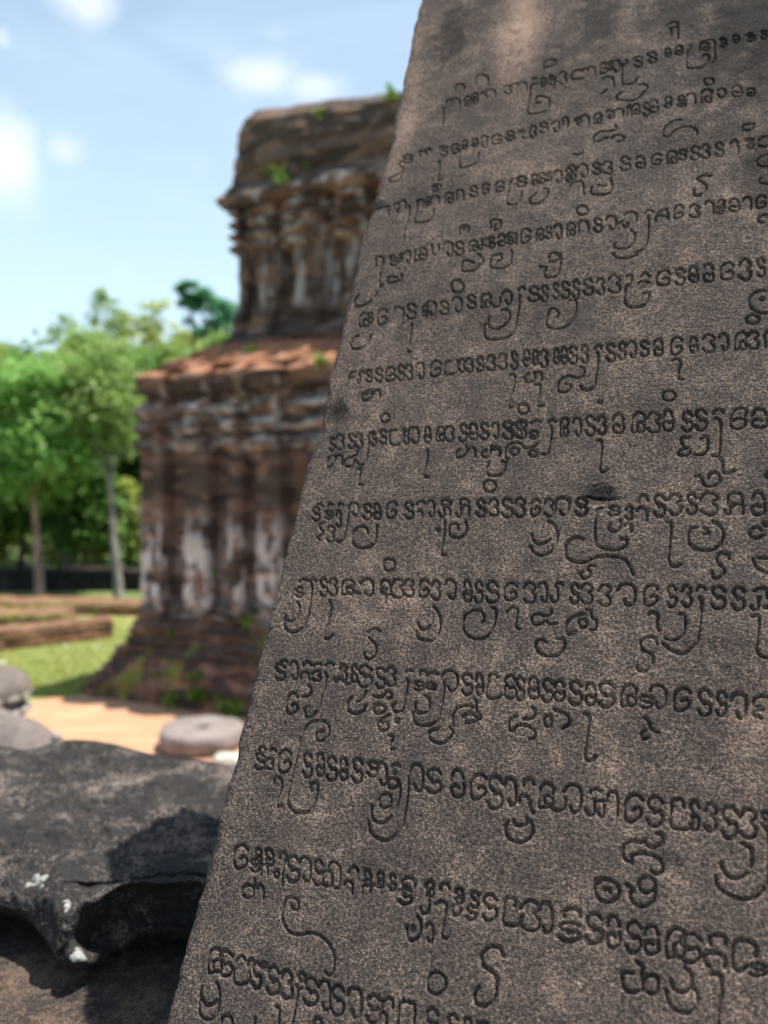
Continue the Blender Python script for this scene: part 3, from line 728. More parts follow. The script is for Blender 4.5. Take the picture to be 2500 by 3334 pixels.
def low_brick_mat():
    m, t, b = new_mat("mossy_low_brick")
    tc = t.node('ShaderNodeTexCoord').outputs['Object']
    geo = t.node('ShaderNodeNewGeometry')
    sep = t.node('ShaderNodeSeparateXYZ'); t.l.new(tc, sep.inputs[0])
    n1 = t.noise(t.scale(tc, (3, 3, 18)), 1.0, 3.0)
    n2 = t.noise(tc, 3.0, 4.0)
    n1 = t.math('ADD', t.math('MULTIPLY', n1, 0.6), t.math('MULTIPLY', t.noise(tc, 7.0, 4.0, 0.65), 0.5))
    n1 = t.ramp(n1, 0.35, 0.75)
    col = t.mix(n1, C3(0.085, 0.042, 0.029), C3(0.30, 0.145, 0.088))
    col = t.mix(t.ramp(n2, 0.58, 0.70), col, C3(0.14, 0.17, 0.04))
    t.put(b.inputs['Base Color'], col)
    b.inputs['Roughness'].default_value = 0.9
    t.put(b.inputs['Normal'], t.bump(n1, 0.7, 0.02))
    return m


def stone_mat(name, dark, light, lichen, scale=1.0, lich_amt=0.62, patch_lo=0.45, patch_hi=0.68, bump=0.004):
    m, t, b = new_mat(name)
    tc = t.node('ShaderNodeTexCoord').outputs['Object']
    n1 = t.noise(tc, 7.0 * scale, 6.0, 0.65)
    n2 = t.noise(tc, 45.0 * scale, 5.0, 0.65)
    n3 = t.noise(tc, 240.0 * scale, 3.0, 0.6)
    f = t.math('ADD', t.math('MULTIPLY', n1, 0.6), t.math('MULTIPLY', n2, 0.4))
    f = t.math('ADD', f, t.math('MULTIPLY', t.math('SUBTRACT', n3, 0.5), 0.6))
    col = t.mix(t.ramp(f, patch_lo, patch_hi), dark, light)
    sp = t.ramp(t.math('ADD', t.noise(tc, 16.0 * scale, 3.0), t.math('MULTIPLY', t.math('SUBTRACT', n2, 0.5), 0.35)), lich_amt, lich_amt + 0.05)
    col = t.mix(sp, col, lichen)
    t.put(b.inputs['Base Color'], col)
    t.put(b.inputs['Roughness'], t.ramp(n2, 0.3, 0.7, 0.8, 0.95)); b.inputs['Specular IOR Level'].default_value = 0.25
    h = t.math('ADD', t.math('MULTIPLY', n2, 1.0), t.math('MULTIPLY', n3, 0.35))
    t.put(b.inputs['Normal'], t.bump(h, 0.8, bump))
    return m


def leaf_mat(name, c1, c2, transl=0.45):
    m, t, b = new_mat(name)
    out = [n for n in t.n if n.type == 'OUTPUT_MATERIAL'][0]
    geo = t.node('ShaderNodeNewGeometry')
    tc = t.node('ShaderNodeTexCoord').outputs['Object']
    f = t.math('ADD', t.math('MULTIPLY', geo.outputs['Random Per Island'], 0.55), t.math('MULTIPLY', t.noise(tc, 1.6, 2.0), 0.45))
    col = t.mix(f, c1, c2)
    t.put(b.inputs['Base Color'], col)
    b.inputs['Roughness'].default_value = 0.55
    tr = t.node('ShaderNodeBsdfTranslucent')
    t.put(tr.inputs['Color'], col)
    mx = t.node('ShaderNodeMixShader'); mx.inputs[0].default_value = transl
    t.l.new(b.outputs[0], mx.inputs[1]); t.l.new(tr.outputs[0], mx.inputs[2]); t.l.new(mx.outputs[0], out.inputs[0])
    return m


def bark_mat(name, c1, c2):
    m, t, b = new_mat(name)
    tc = t.node('ShaderNodeTexCoord').outputs['Object']
    n = t.noise(t.scale(tc, (9, 9, 2.0)), 1.0, 4.0)
    t.put(b.inputs['Base Color'], t.mix(t.ramp(n, 0.35, 0.65), c1, c2))
    b.inputs['Roughness'].default_value = 0.9
    t.put(b.inputs['Normal'], t.bump(n, 0.6, 0.02))
    return m


M_BRICK = brick_mat()
M_LOW = low_brick_mat()
M_BLOCK = stone_mat("black_weathered_sandstone", C3(0.022, 0.0205, 0.020), C3(0.18, 0.145, 0.124), C3(0.27, 0.275, 0.26), 1.0, 0.75, 0.50, 0.64, 0.014)
M_SLAB = stone_mat("brown_weathered_sandstone", C3(0.018, 0.016, 0.015), C3(0.12, 0.083, 0.060), C3(0.5, 0.5, 0.48), 1.1, 0.80, 0.44, 0.66)
M_GREY = stone_mat("smooth_grey_stone", C3(0.105, 0.09, 0.082), C3(0.23, 0.195, 0.178), C3(0.55, 0.55, 0.52), 0.6, 0.74, 0.35, 0.7)
M_MILL = stone_mat("pale_grey_disc_stone", C3(0.17, 0.147, 0.135), C3(0.30, 0.262, 0.243), C3(0.5, 0.5, 0.47), 0.8, 0.72, 0.35, 0.7)
M_PETAL = stone_mat("lichened_petal_stone", C3(0.16, 0.15, 0.135), C3(0.33, 0.32, 0.29), C3(0.5, 0.5, 0.47), 1.0, 0.66, 0.35, 0.65)
M_PALE = stone_mat("pale_limestone", C3(0.42, 0.40, 0.34), C3(0.62, 0.60, 0.54), C3(0.72, 0.72, 0.68), 0.8, 0.7)
M_LICHEN = stone_mat("white_lichen", C3(0.15, 0.155, 0.14), C3(0.36, 0.375, 0.35), C3(0.45, 0.46, 0.45), 4.0, 0.7, 0.3, 0.6, 0.003)
M_DARKWALL = stone_mat("black_mossy_wall_stone", C3(0.012, 0.012, 0.010), C3(0.05, 0.045, 0.035), C3(0.06, 0.09, 0.03), 0.25, 0.66)
M_FERN = leaf_mat("fern_green", C3(0.10, 0.20, 0.02), C3(0.20, 0.34, 0.04), 0.35)

# ------------------------------------------------------------------ ground, lawn, sand
m_ground, t, b = new_mat("rough_turf_ground")
tc = t.node('ShaderNodeTexCoord').outputs['Object']
g1 = t.noise(tc, 0.8, 5.0); g2 = t.noise(tc, 9.0, 5.0, 0.65)
col = t.mix(g2, C3(0.045, 0.085, 0.018), C3(0.14, 0.20, 0.045))
col = t.mix(t.ramp(g1, 0.52, 0.7), col, C3(0.22, 0.17, 0.07))
t.put(b.inputs['Base Color'], col); b.inputs['Roughness'].default_value = 0.95
t.put(b.inputs['Normal'], t.bump(g2, 0.8, 0.05))
S = 420.0
ground = mesh_obj("ground", [(-S, -S, 0), (S, -S, 0), (S, S, 0), (-S, S, 0)], [(0, 1, 2, 3)], m_ground, smooth=False, origin=(0, 0, 0))
tag(ground, kind="structure")

m_lawn, t, b = new_mat("sunny_lawn")
tc = t.node('ShaderNodeTexCoord').outputs['Object']
g1 = t.noise(tc, 0.9, 4.0); g2 = t.noise(tc, 14.0, 5.0, 0.65); g3 = t.noise(tc, 70.0, 3.0)
col = t.mix(t.math('ADD', t.math('MULTIPLY', g2, 0.6), t.math('MULTIPLY', g3, 0.4)), C3(0.17, 0.205, 0.055), C3(0.40, 0.42, 0.145))
col = t.mix(t.ramp(g1, 0.50, 0.66, 0.0, 0.7), col, C3(0.42, 0.34, 0.13))
t.put(b.inputs['Base Color'], col); b.inputs['Roughness'].default_value = 0.95
t.put(b.inputs['Normal'], t.bump(t.math('ADD', g2, g3), 0.9, 0.03))
lawn_px = [(-900, 2330), (-100, 2300), (60, 2292), (160, 2284), (265, 2285), (420, 2180), (470, 2050), (560, 2000), (300, 1990), (-200, 1985), (-1300, 2010)]
lawn_v = [ground_at(x, y, 0.004) for x, y in lawn_px]
lawn = mesh_obj("lawn", lawn_v, [tuple(range(len(lawn_v)))], m_lawn, smooth=False, origin=(0, 0, 0))
tag(lawn, kind="structure")

m_sand, t, b = new_mat("orange_sand")
tc = t.node('ShaderNodeTexCoord').outputs['Object']
g1 = t.noise(tc, 1.2, 4.0); g2 = t.noise(tc, 20.0, 5.0, 0.65); g3 = t.noise(t.scale(tc, (1.0, 4.0, 1)), 1.6, 3.0)
col = t.mix(t.math('ADD', t.math('MULTIPLY', g1, 0.5), t.math('MULTIPLY', g2, 0.5)), C3(0.36, 0.178, 0.098), C3(0.52, 0.305, 0.18))
col = t.mix(t.ramp(g3, 0.5, 0.7, 0.0, 0.55), col, C3(0.58, 0.385, 0.245))
t.put(b.inputs['Base Color'], col); b.inputs['Roughness'].default_value = 0.95
t.put(b.inputs['Normal'], t.bump(g2, 0.7, 0.02))
sand_px = [(-700, 2345), (-100, 2312), (40, 2300), (110, 2284), (190, 2268), (270, 2266)]
sand_v = [ground_at(x, y, 0.008) for x, y in sand_px] + [np.array(q) for q in ((-0.6, 7.6, .008), (4, 6.0, .008), (7, 3, .008), (6, -2, .008), (-6, -2, .008), (-7, 4, .008))]
sand = mesh_obj("sand_path", sand_v, [tuple(range(len(sand_v)))], m_sand, smooth=False, origin=(0, 0, 0))
tag(sand, kind="structure")

# ------------------------------------------------------------------ the brick temple
PSI = math.radians(26)
T_E = np.array([math.cos(PSI), -math.sin(PSI), 0])       # along the front, to the right and nearer
T_N = np.array([-math.sin(PSI), -math.cos(PSI), 0])      # out of the front
T_C = ground_at(265, 2262)                               # front left corner of the foot
T_W, T_D = 6.2, 5.0


def relief(t, spans, soft=0.014):
    r = 0.0
    for a, b_ in spans:
        r = max(r, min(1, max(0, (t - a) / soft + 1)) * min(1, max(0, (b_ - t) / soft + 1)))
    return r


def loft(name, levels, spans, parent, depth_r=0.075, amp=0.02, seed=0, close_top=False):
    """levels: (z, setback, relief strength, roughness)"""
    dense = []
    zl = levels[0]
    for q in levels[1:]:
        n = max(1, int(round(max(abs(q[0] - zl[0]), abs(q[1] - zl[1])) / 0.045)))
        for i in range(n):
            f = i / n
            dense.append(tuple(zl[j] + (q[j] - zl[j]) * f for j in range(4)))
        zl = q
    dense.append(zl)
    tf = np.arange(0, T_W, 0.035)
    tb = np.arange(0, T_W, 0.3); ts = np.arange(0, T_D, 0.2)
    rows = []; rels = []
    rng = np.random.default_rng(seed)
    for (z, a, st, rg) in dense:
        a = a + st * depth_r * 0.55
        w_, d_ = T_W - 2 * a, T_D - 2 * a
        o = T_C + T_E * a - T_N * a
        jag = rng.uniform(-1, 1) * rg * 0.55
        pts, nor, rel = [], [], []
        for t_ in tf:
            tt = t_ / T_W * w_
            pts.append(o + T_E * tt); nor.append(T_N); rel.append(relief(tt, spans) * st)
        for t_ in ts:
            tt = t_ / T_D * d_
            pts.append(o + T_E * w_ - T_N * tt); nor.append(T_E); rel.append(0.5 * st)
        for t_ in tb:
            tt = t_ / T_W * w_
            pts.append(o + T_E * (w_ - tt) - T_N * d_); nor.append(-T_N); rel.append(0.5 * st)
        for t_ in ts:
            tt = t_ / T_D * d_
            q = d_ - tt
            pts.append(o - T_N * q); nor.append(-T_E); rel.append(relief(q, spans) * st)
        p = np.array(pts); p[:, 2] = z
        nn = np.array(nor)
        brick = np.floor(p.dot(T_E) / 0.22 + 7 * (round(z / 0.06) % 2))
        step = (hash3(brick.astype(np.int64), np.full(len(p), int(z / 0.06)), np.zeros(len(p), np.int64), seed) - 0.5) * rg * 1.2
        disp = np.array(rel) * depth_r + vnoise(p, 1.3, seed, 3) * amp * 1.6 + vnoise(p, 6, seed + 3, 3) * rg * 1.2 + jag + step
        p = p + nn * disp[:, None]
        p[:, 2] += vnoise(p, 2.2, seed + 9, 3) * rg * 0.8
        if name == 'roof':
            p[:, 2] -= min(1, max(0, (z - 5.0) / 1.0)) * (0.05 + 0.09 * np.clip((p - T_C).dot(T_E) - 1.1, 0, 3))
        rows.append(p); rels.append(np.array(rel))
    nc = len(rows[0])
    v = np.concatenate(rows)
    f = grid_faces(len(rows), nc, wrap=True)
    if close_top:
        c = rows[-1].mean(0) + np.array([0, 0, 0.04])
        v = np.concatenate([v, c[None]])
        base = (len(rows) - 1) * nc
        f += [(base + i, base + (i + 1) % nc, len(v) - 1) for i in range(nc)]
    ob = mesh_obj(name, v, f, M_BRICK, parent, smooth=False)
    at_ = ob.data.attributes.new('relief', 'FLOAT', 'POINT')
    rl = np.concatenate(rels + ([[0.0]] if close_top else []))
    at_.data.foreach_set('value', rl.astype(np.float32))
    return v, f


temple = empty("brick_temple", T_C)
tag(temple, "ruined two-storey brick temple with carved pilasters and a broken orange ledge, behind the stele", "temple")
LOW = [(0, .27), (.53, .80), (1.06, 1.18), (1.37, 1.64), (1.92, 2.2), (2.5, 2.8), (3.1, 3.4), (3.7, 4.0), (4.3, 4.6), (5.0, 5.4)]
UPR = [(0, .10), (.22, .48), (.66, 1.0), (1.25, 1.55), (1.8, 2.1), (2.4, 2.7), (3.0, 3.3), (3.6, 4.0)]
parts_v = []
FOOT = [(-.05, -.02), (0, 0), (.10, .045), (.25, .15), (.34, .20), (.46, .27), (.60, .335), (.77, .37), (.90, .395)]
foot_lv = [(-.05, -.02, 0, .03)]
for k_ in range(11):
    z0_ = .002 + k_ * .081
    a0_ = float(np.interp(z0_ + .02, [q[0] for q in FOOT], [q[1] for q in FOOT]))
    st_ = float(np.clip((z0_ - .45) / .4, 0, .9))
    foot_lv += [(z0_, a0_, st_, .035), (z0_ + .072, a0_ + .004, st_, .035)]
parts_v.append(loft("foot", foot_lv, LOW, temple, amp=.05, seed=1))
wall_lv = [(.885, .395, .9, .03), (1.0, .39, 1, .02), (1.6, .395, 1, .015), (2.32, .395, 1, .015)]
parts_v.append(loft("lower_wall", wall_lv, LOW, temple, depth_r=.15, amp=.02, seed=2))


def torus_levels(z0, z1, n, a_in, a_out, rg):
    out = []
    h = (z1 - z0) / n
    for i in range(n):
        z = z0 + i * h
        out += [(z, a_in, 1, rg), (z + .18 * h, (a_in + a_out) / 2, 1, rg), (z + .4 * h, a_out, 1, rg), (z + .62 * h, a_out, 1, rg), (z + .86 * h, (a_in + a_out) / 2, 1, rg), (z + .98 * h, a_in, 1, rg)]
    return out


parts_v.append(loft("moulding", [(2.30, .395, 1, .015)] + torus_levels(2.36, 2.86, 3, .40, .345, .008) + [(2.88, .43, .9, .02)], LOW, temple, depth_r=.12, amp=.018, seed=2))
parts_v.append(loft("cornice", [(2.87, .45, .9, .02), (2.93, .45, .9, .02), (2.96, .39, 1, .02), (3.08, .375, 1, .03), (3.12, .39, .9, .04), (3.18, .45, .6, .05), (3.25, .55, .4, .06), (3.32, .65, .2, .06), (3.39, .76, .1, .06), (3.47, .88, 0, .06), (3.54, .99, 0, .05), (3.60, 1.12, 0, .03)], LOW, temple, depth_r=.10, amp=.014, seed=4))
up_lv = [(3.54, 1.02, .3, .03), (3.68, 1.05, .6, .03), (3.83, 1.06, .9, .025), (3.97, 1.0855, 1, .02), (4.38, 1.085, 1, .018)] + torus_levels(4.40, 4.88, 4, 1.07, 1.01, .010)
parts_v.append(loft("upper_wall", up_lv, UPR, temple, depth_r=.13, amp=.018, seed=5))
parts_v.append(loft("roof", [(4.86, 1.10, .8, .02), (4.89, .97, .5, .03), (4.97, .935, .3, .03), (5.06, 1.0, .2, .03), (5.16, 1.05, .1, .025), (5.3, 1.065, 0, .022), (5.5, 1.08, 0, .022), (5.72, 1.11, 0, .022), (5.85, 1.145, 0, .022), (5.95, 1.20, 0, .022), (6.03, 1.29, 0, .022), (6.07, 1.42, 0, .03), (6.10, 1.9, 0, .02)], UPR, temple, amp=.028, seed=6, close_top=True))

from mathutils.bvhtree import BVHTree
_v = []; _f = []
for v_, f_ in parts_v:
    o_ = len(_v); _v += [tuple(q) for q in v_]; _f += [tuple(i + o_ for i in q) for q in f_]
T_BVH = BVHTree.FromPolygons([Vector(q) for q in _v], _f)


def on_temple(px, py):
    r = ray(px, py)
    loc, nrm, idx, dist = T_BVH.ray_cast(Vector(EYE), Vector(r).normalized())
    return np.array(loc) if loc is not None else None


def leaf_quad(p, d, side, ln, wd, bend):
    """one pointed leaf: two quads folded along the rib"""
    tip = p + d * ln
    m1 = p + d * ln * 0.45 + side * wd / 2 + np.array([0, 0, bend])
    m2 = p + d * ln * 0.45 - side * wd / 2 + np.array([0, 0, bend])
    return [p, m1, tip, m2]


def tuft(label, p, size, n, mat, seed, up=0.6, cat="weed", group="weeds growing on the temple", name="weed_tuft"):
    rng = np.random.default_rng(seed)
    v, f = [], []
    for i in range(n):
        d = rng.normal(size=3); d[2] = abs(d[2]) * up + 0.15; d += T_N * 0.7; d /= np.linalg.norm(d)
        s = np.cross(d, rng.normal(size=3)); s /= np.linalg.norm(s)
        q = p + rng.normal(size=3) * size * 0.28
        ln = size * rng.uniform(0.4, 0.9)
        k = len(v)
        v += leaf_quad(q, d, s, ln, ln * 0.38, 0.0); f.append((k, k + 1, k + 2, k + 3))
    o = mesh_obj(name, v, f, mat, None, smooth=False, origin=p)
    tag(o, label, cat, group)
    return o


TUFTS = [(878, 566, .07, 40, "small round green tuft left of the bright fern on the temple roof"),
         (925, 584, .13, 90, "bright green fern tuft on the lower front of the temple roof"),
         (1002, 545, .06, 30, "faint green tuft right of the bright fern on the temple roof"),
         (1045, 372, .09, 45, "green tuft near the top edge of the temple roof"),
         (1275, 322, .12, 60, "yellow-green tuft where the temple roof meets the stele edge"),
         (1045, 1180, .11, 70, "green tuft on the orange ledge close to the stele"),
         (820, 1142, .08, 40, "light green tuft at the middle of the orange brick ledge"),
         (690, 1862, .06, 30, "small green sprig at the foot of the temple wall pilaster"),
         (512, 2205, .09, 40, "dark green weed on the left of the temple foot"),
         (640, 2208, .09, 50, "bright green weed in the middle of the temple foot"),
         (560, 2285, .10, 60, "low green weeds at the bottom left of the temple foot"),
         (640, 2272, .12, 80, "leafy green weeds at the bottom of the temple foot, mid front"),
         (760, 2315, .13, 90, "green weeds at the bottom of the temple foot beside the stele"),
         (560, 2068, .08, 40, "green sprig half way up the battered temple foot"),
         (815, 2030, .10, 60, "yellow-green weed high on the temple foot beside the stele")]
for i, (px, py, sz, n, lab) in enumerate(TUFTS):
    p = on_temple(px, py)
    if p is None:
        p = ground_at(px, py)
    tuft(lab, p, sz, n, M_FERN, 100 + i)

# ------------------------------------------------------------------ low brick walls on the lawn
def rough_wall(name, p0, p1, thick, height, label, seed):
    p0, p1 = np.array(p0), np.array(p1)
    d = p1 - p0; L = np.linalg.norm(d); d /= L
    n = np.array([d[1], -d[0], 0])
    if n[1] > 0: n = -n
    prof = [(0, -.02), (.004, .0), (.004, height * .3), (-.004, height * .34), (-.004, height * .62), (.002, height * .66), (-.01, height * .9), (-.005, height * .97), (-.03, height + .01), (-thick * .5, height + .015), (-thick + .1, height + .02), (-thick, height - .01), (-thick, height * .5), (-thick, -.02)]
    cols = int(L / 0.08) + 2
    v = []
    for i in range(cols):
        q = p0 + d * L * i / (cols - 1)
        for (o, z) in prof:
            v.append(q + n * o + np.array([0, 0, z]))
    v = np.array(v)
    nz = vnoise(v, 5, seed, 3)[:, None]; nz2 = vnoise(v + 9, 4, seed + 2, 3)
    v = v + n * nz * 0.045 + d * nz * 0.02
    v[:, 2] += nz2 * 0.03 * (v[:, 2] > 0.1)
    f = grid_faces(cols, len(prof))
    f.append(tuple(range(len(prof)))[::-1]); f.append(tuple((cols - 1) * len(prof) + i for i in range(len(prof))))
    o = mesh_obj(name, v, f, M_LOW, None, smooth=False, origin=p0)
    tag(o, label, "wall", "low brick foundation walls")
    return v


wallA = rough_wall("low_brick_wall", ground_at(-900, 1985), ground_at(470, 2008), .75, .185, "farther low brick wall with a grassy top, running below the trees", 21)
wallB = rough_wall("low_brick_wall", ground_at(-350, 2165), ground_at(368, 2078), .38, .25, "nearest low brick wall on the lawn, ending left of the temple", 22)
wallC = rough_wall("low_brick_wall", ground_at(-700, 2075), ground_at(200, 2054), .9, .22, "short middle brick wall topped with grass, just behind the nearest one", 23)

# dark old enclosure wall under the trees
q0, q1 = ground_at(-1500, 1925), ground_at(900, 1925)
n_ = 120
v = []
for i in range(n_):
    q = q0 + (q1 - q0) * i / (n_ - 1)
    for (o, z) in [(0, -.02), (.0, .2), (-.02, .40), (.2, .46), (.45, .40), (.45, -.02)]:
        v.append(q + np.array([0, o, z]))
v = np.array(v); v[:, 1] += vnoise(v, 3, 31, 3) * .06; v[:, 2] += vnoise(v, 2.5, 33, 3) * .05 * (v[:, 2] > .1)
o = mesh_obj("enclosure_wall", v, grid_faces(n_, 6) + [tuple(range(6))[::-1]], M_DARKWALL, None, smooth=False)
tag(o, "long dark moss-blackened stone wall under the trees behind the lawn", "wall")

# ------------------------------------------------------------------ trees
def tube(path, radii, sides=9, seed=0):
    v, f = [], []
    path = [np.asarray(p, float) for p in path]
    for i, p in enumerate(path):
        d = path[min(i + 1, len(path) - 1)] - path[max(i - 1, 0)]; d /= np.linalg.norm(d) + 1e-9
        a = np.cross(d, [0.31, 0.9, 0.1]); a /= np.linalg.norm(a) + 1e-9; b_ = np.cross(d, a)
        for k in range(sides):
            th = 2 * math.pi * k / sides
            v.append(p + (a * math.cos(th) + b_ * math.sin(th)) * radii[i] * (1 + .1 * math.sin(3 * th + i)))
    for i in range(len(path) - 1):
        for k in range(sides):
            f.append((i * sides + k, i * sides + (k + 1) % sides, (i + 1) * sides + (k + 1) % sides, (i + 1) * sides + k))
    return v, f


def make_tree(name, label, base, crown_c, crown_r, trunk_r, leaf_m, bark_m, n_clump, per, leaf, seed, group=None, clump_r=0.26, flat=0.6, cat="tree", limbs=7):
    """tapered trunk with limbs, crown of separate leaves gathered in clumps"""
    rng = np.random.default_rng(seed)
    base = np.array(base, float); base[2] = -0.03
    cc = np.array(crown_c, float); cr = np.array(crown_r, float)
    root = empty(name, base)
    tag(root, label, cat, group)
    top = cc + np.array([0, 0, cr[2] * 0.55])
    path = [base + (top - base) * f + np.array([rng.normal(), rng.normal(), 0]) * 0.03 * min(1, f * 3) * (0.3 + cr[0] * .3) for f in np.linspace(0, 1, 9)]
    rad = [trunk_r * (1.25 if i == 0 else 1.0 - 0.85 * i / 8) for i in range(9)]
    v, f = tube(path, rad)
    clumps = []
    while len(clumps) < n_clump:
        q = rng.uniform(-1, 1, 3)
        r = np.linalg.norm(q)
        if r > 1 or r < 0.25: continue
        q = q * (0.92 if r > .6 else 1.15)
        if q[2] < -0.75: continue
        clumps.append(cc + q * cr)
    for i in range(limbs):
        tgt = clumps[i * len(clumps) // limbs]
        s = path[4 + i % 4]
        mid_ = (s + tgt) / 2 + np.array([0, 0, -0.06 * np.linalg.norm(tgt - s)])
        tv, tf_ = tube([s, mid_, tgt], [trunk_r * .4, trunk_r * .25, trunk_r * .08], 6)
        k = len(v); v += tv; f += [tuple(j + k for j in q) for q in tf_]
    mesh_obj("trunk", v, f, bark_m, root)
    V_, Fc = [], []
    rc = clump_r * cr.mean()
    for c in clumps:
        s = rng.uniform(.65, 1.3)
        for j in range(per):
            q = rng.normal(size=3) * np.array([1, 1, flat]) * rc * s * .55
            p = c + q
            d = rng.normal(size=3); d[2] = d[2] * .5 - .25; d /= np.linalg.norm(d)
            sd = np.cross(d, np.array([rng.normal() * .5, rng.normal() * .5, 1.0])); sd /= np.linalg.norm(sd) + 1e-9
            ln = leaf * rng.uniform(.7, 1.4)
            V_ += leaf_quad(p, d, sd, ln, ln * .55, ln * .08)
    nq = len(V_) // 4
    V_ = np.array(V_)
    me_ = bpy.data.meshes.new("crown")
    co_ = (V_ - base).astype(np.float32)
    me_.vertices.add(len(co_)); me_.vertices.foreach_set('co', co_.ravel())
    me_.loops.add(len(co_)); me_.loops.foreach_set('vertex_index', np.arange(len(co_), dtype=np.int32))
    me_.polygons.add(nq); me_.polygons.foreach_set('loop_start', np.arange(0, 4 * nq, 4, dtype=np.int32))
    me_.update(calc_edges=True); me_.materials.append(leaf_m)
    oc = link(bpy.data.objects.new("crown", me_)); oc.parent = root
    return root


L_BRIGHT = leaf_mat("bright_green_leaves", C3(0.14, 0.32, 0.06), C3(0.36, 0.60, 0.17))
L_MID = leaf_mat("mid_green_leaves", C3(0.13, 0.24, 0.05), C3(0.37, 0.50, 0.16))
L_DARK = leaf_mat("deep_green_leaves", C3(0.06, 0.16, 0.03), C3(0.19, 0.34, 0.08), .45)
L_BLUE = leaf_mat("bluish_green_leaves", C3(0.06, 0.22, 0.11), C3(0.16, 0.42, 0.21))
L_YELLOW = leaf_mat("yellow_green_leaves", C3(0.30, 0.40, 0.07), C3(0.55, 0.60, 0.17))
B_PALE = bark_mat("pale_brown_bark", C3(0.22, 0.13, 0.10), C3(0.42, 0.29, 0.22))
B_GREY = bark_mat("grey_lichen_bark", C3(0.11, 0.10, 0.085), C3(0.25, 0.235, 0.205))
B_DARK = bark_mat("dark_bark", C3(0.03, 0.022, 0.016), C3(0.08, 0.06, 0.045))

# the two trees in front of the wood
g = ground_at(130, 1945)
make_tree("leafy_tree", "bright green leafy tree with a slim pale brown trunk, front left of the wood", g, at(95, 1400, g[1] + .2), (1.5, 1.35, 1.55), .085, L_BRIGHT, B_PALE, 80, 130, .15, 41, clump_r=.27)
g = ground_at(388, 1950)
make_tree("grey_trunk_tree", "dull green tree with a pale grey trunk, just left of the temple", g, at(330, 1330, g[1] + .5), (.95, 1.0, 1.35), .085, L_MID, B_GREY, 52, 95, .13, 42, clump_r=.3)

# trees of the wood behind
BACK = [  # px of trunk, distance, crown centre py, half width px, half height px, kind
    (-330, 19, 1400, 260, 300, 'm'), (-80, 21, 1330, 220, 230, 'y'), (20, 24, 1300, 170, 215, 'd'), (215, 18.5, 1400, 150, 260, 'm'),
    (300, 22, 1250, 160, 200, 'm'), (430, 20, 1400, 150, 280, 'd'), (560, 23, 1290, 150, 180, 'm'), (640, 19, 1500, 130, 280, 'd'),
    (80, 18, 1560, 190, 220, 'd'), (-190, 18, 1560, 180, 240, 'd'), (260, 17.6, 1640, 130, 190, 'd'), (760, 21, 1300, 120, 250, 'm'),
    (520, 26, 1050, 95, 115, 'Y'), (430, 27, 1120, 95, 110, 'y'), (345, 26, 1030, 75, 95, 's'), (665, 24, 1030, 60, 95, 'b'), (620, 24, 960, 42, 58, 'b'),
    (-20, 30, 1180, 90, 110, 'Y'), (740, 24, 1060, 60, 90, 'b'), (600, 27, 1150, 90, 70, 'y'), (215, 27, 1110, 85, 90, 's'), (1000, 22, 1350, 220, 330, 'm'), (1400, 22, 1350, 260, 330, 'd')]
KIND = {'m': (L_MID, B_GREY, 85, 80, .20, .28), 'd': (L_DARK, B_DARK, 85, 90, .20, .28), 'y': (L_YELLOW, B_GREY, 30, 60, .17, .28), 'Y': (L_YELLOW, B_GREY, 26, 26, .16, .22),
        's': (L_MID, B_GREY, 22, 30, .16, .25), 'b': (L_BLUE, B_DARK, 22, 50, .16, .28)}
BLAB = ["broad mid-green tree at the far left edge of the wood", "yellow-green tree rising over the bright tree at far left", "dark tree behind the bright green tree at left",
        "mid-green tree between the two front trunks", "tall mid-green tree behind the grey trunk", "dark green tree beside the temple wall, behind the grey trunk", "mid-green tree whose crown shows left of the temple ledge",
        "low dark tree pressed behind the temple corner", "low dark tree under the bright green crown", "low dark tree at the left border under taller crowns", "low dark tree between the two front trunks near the ground",
        "mid-green tree mostly hidden behind the temple", "thin yellow-green tree standing against the sky left of the temple", "sparse yellowish tree below the thin one against the sky", "wispy grey-green tree top against the sky",
        "blue-green tree rising beside the upper storey of the temple", "small high blue-green crown left of the temple top", "yellowish tree over the left skyline of the wood", "blue-green tree touching the upper temple wall",
        "yellow-green tree just above the left end of the temple ledge", "sparse grey-green tree over the left skyline", "mid-green tree wholly behind the temple", "dark tree behind the stele and temple"]
for i, (px, D, py, hw, hh, kd) in enumerate(BACK):
    lm, bm, nc_, pr, lf, cr_ = KIND[kd]
    c = at(px, py, D); k = D / F
    base = np.array([c[0] + .15 * math.sin(i * 2.1), c[1], 0])
    make_tree("woodland_tree", BLAB[i], base, c, (hw * k, hw * k * .9, hh * k), .05 + .006 * hh * k * 10 * .3, lm, bm, nc_, pr, lf, 60 + i, group="trees of the wood behind the lawn", clump_r=cr_, limbs=6)

# sunlit shrubs seen between the trunks
for i, (px, py, D, hw, hh, lab) in enumerate([(40, 1790, 19.5, 60, 90, "sunlit yellow-green shrub at the left under the dark trees"), (215, 1810, 19, 60, 70, "sunlit shrub between the two front trunks"),
                                              (330, 1790, 18.5, 45, 80, "bright shrub just left of the grey trunk"), (445, 1800, 19, 40, 90, "bright shrub between the grey trunk and the temple"), (-90, 1800, 19, 60, 80, "sunlit shrub beyond the left edge of the lawn"),
                                              (425, 1700, 18, 45, 150, "tall yellow-green shrub filling the gap beside the temple wall"), (130, 1740, 20, 60, 100, "sunlit shrub right behind the slim brown trunk")]):
    c = at(px, py, D); k = D / F
    make_tree("shrub", lab, (c[0], c[1], 0), c, (hw * k, hw * k, hh * k), .02, L_YELLOW, B_DARK, 22, 60, .12, 130 + i, group="shrubs under the wood", clump_r=.4, cat="shrub", limbs=4)

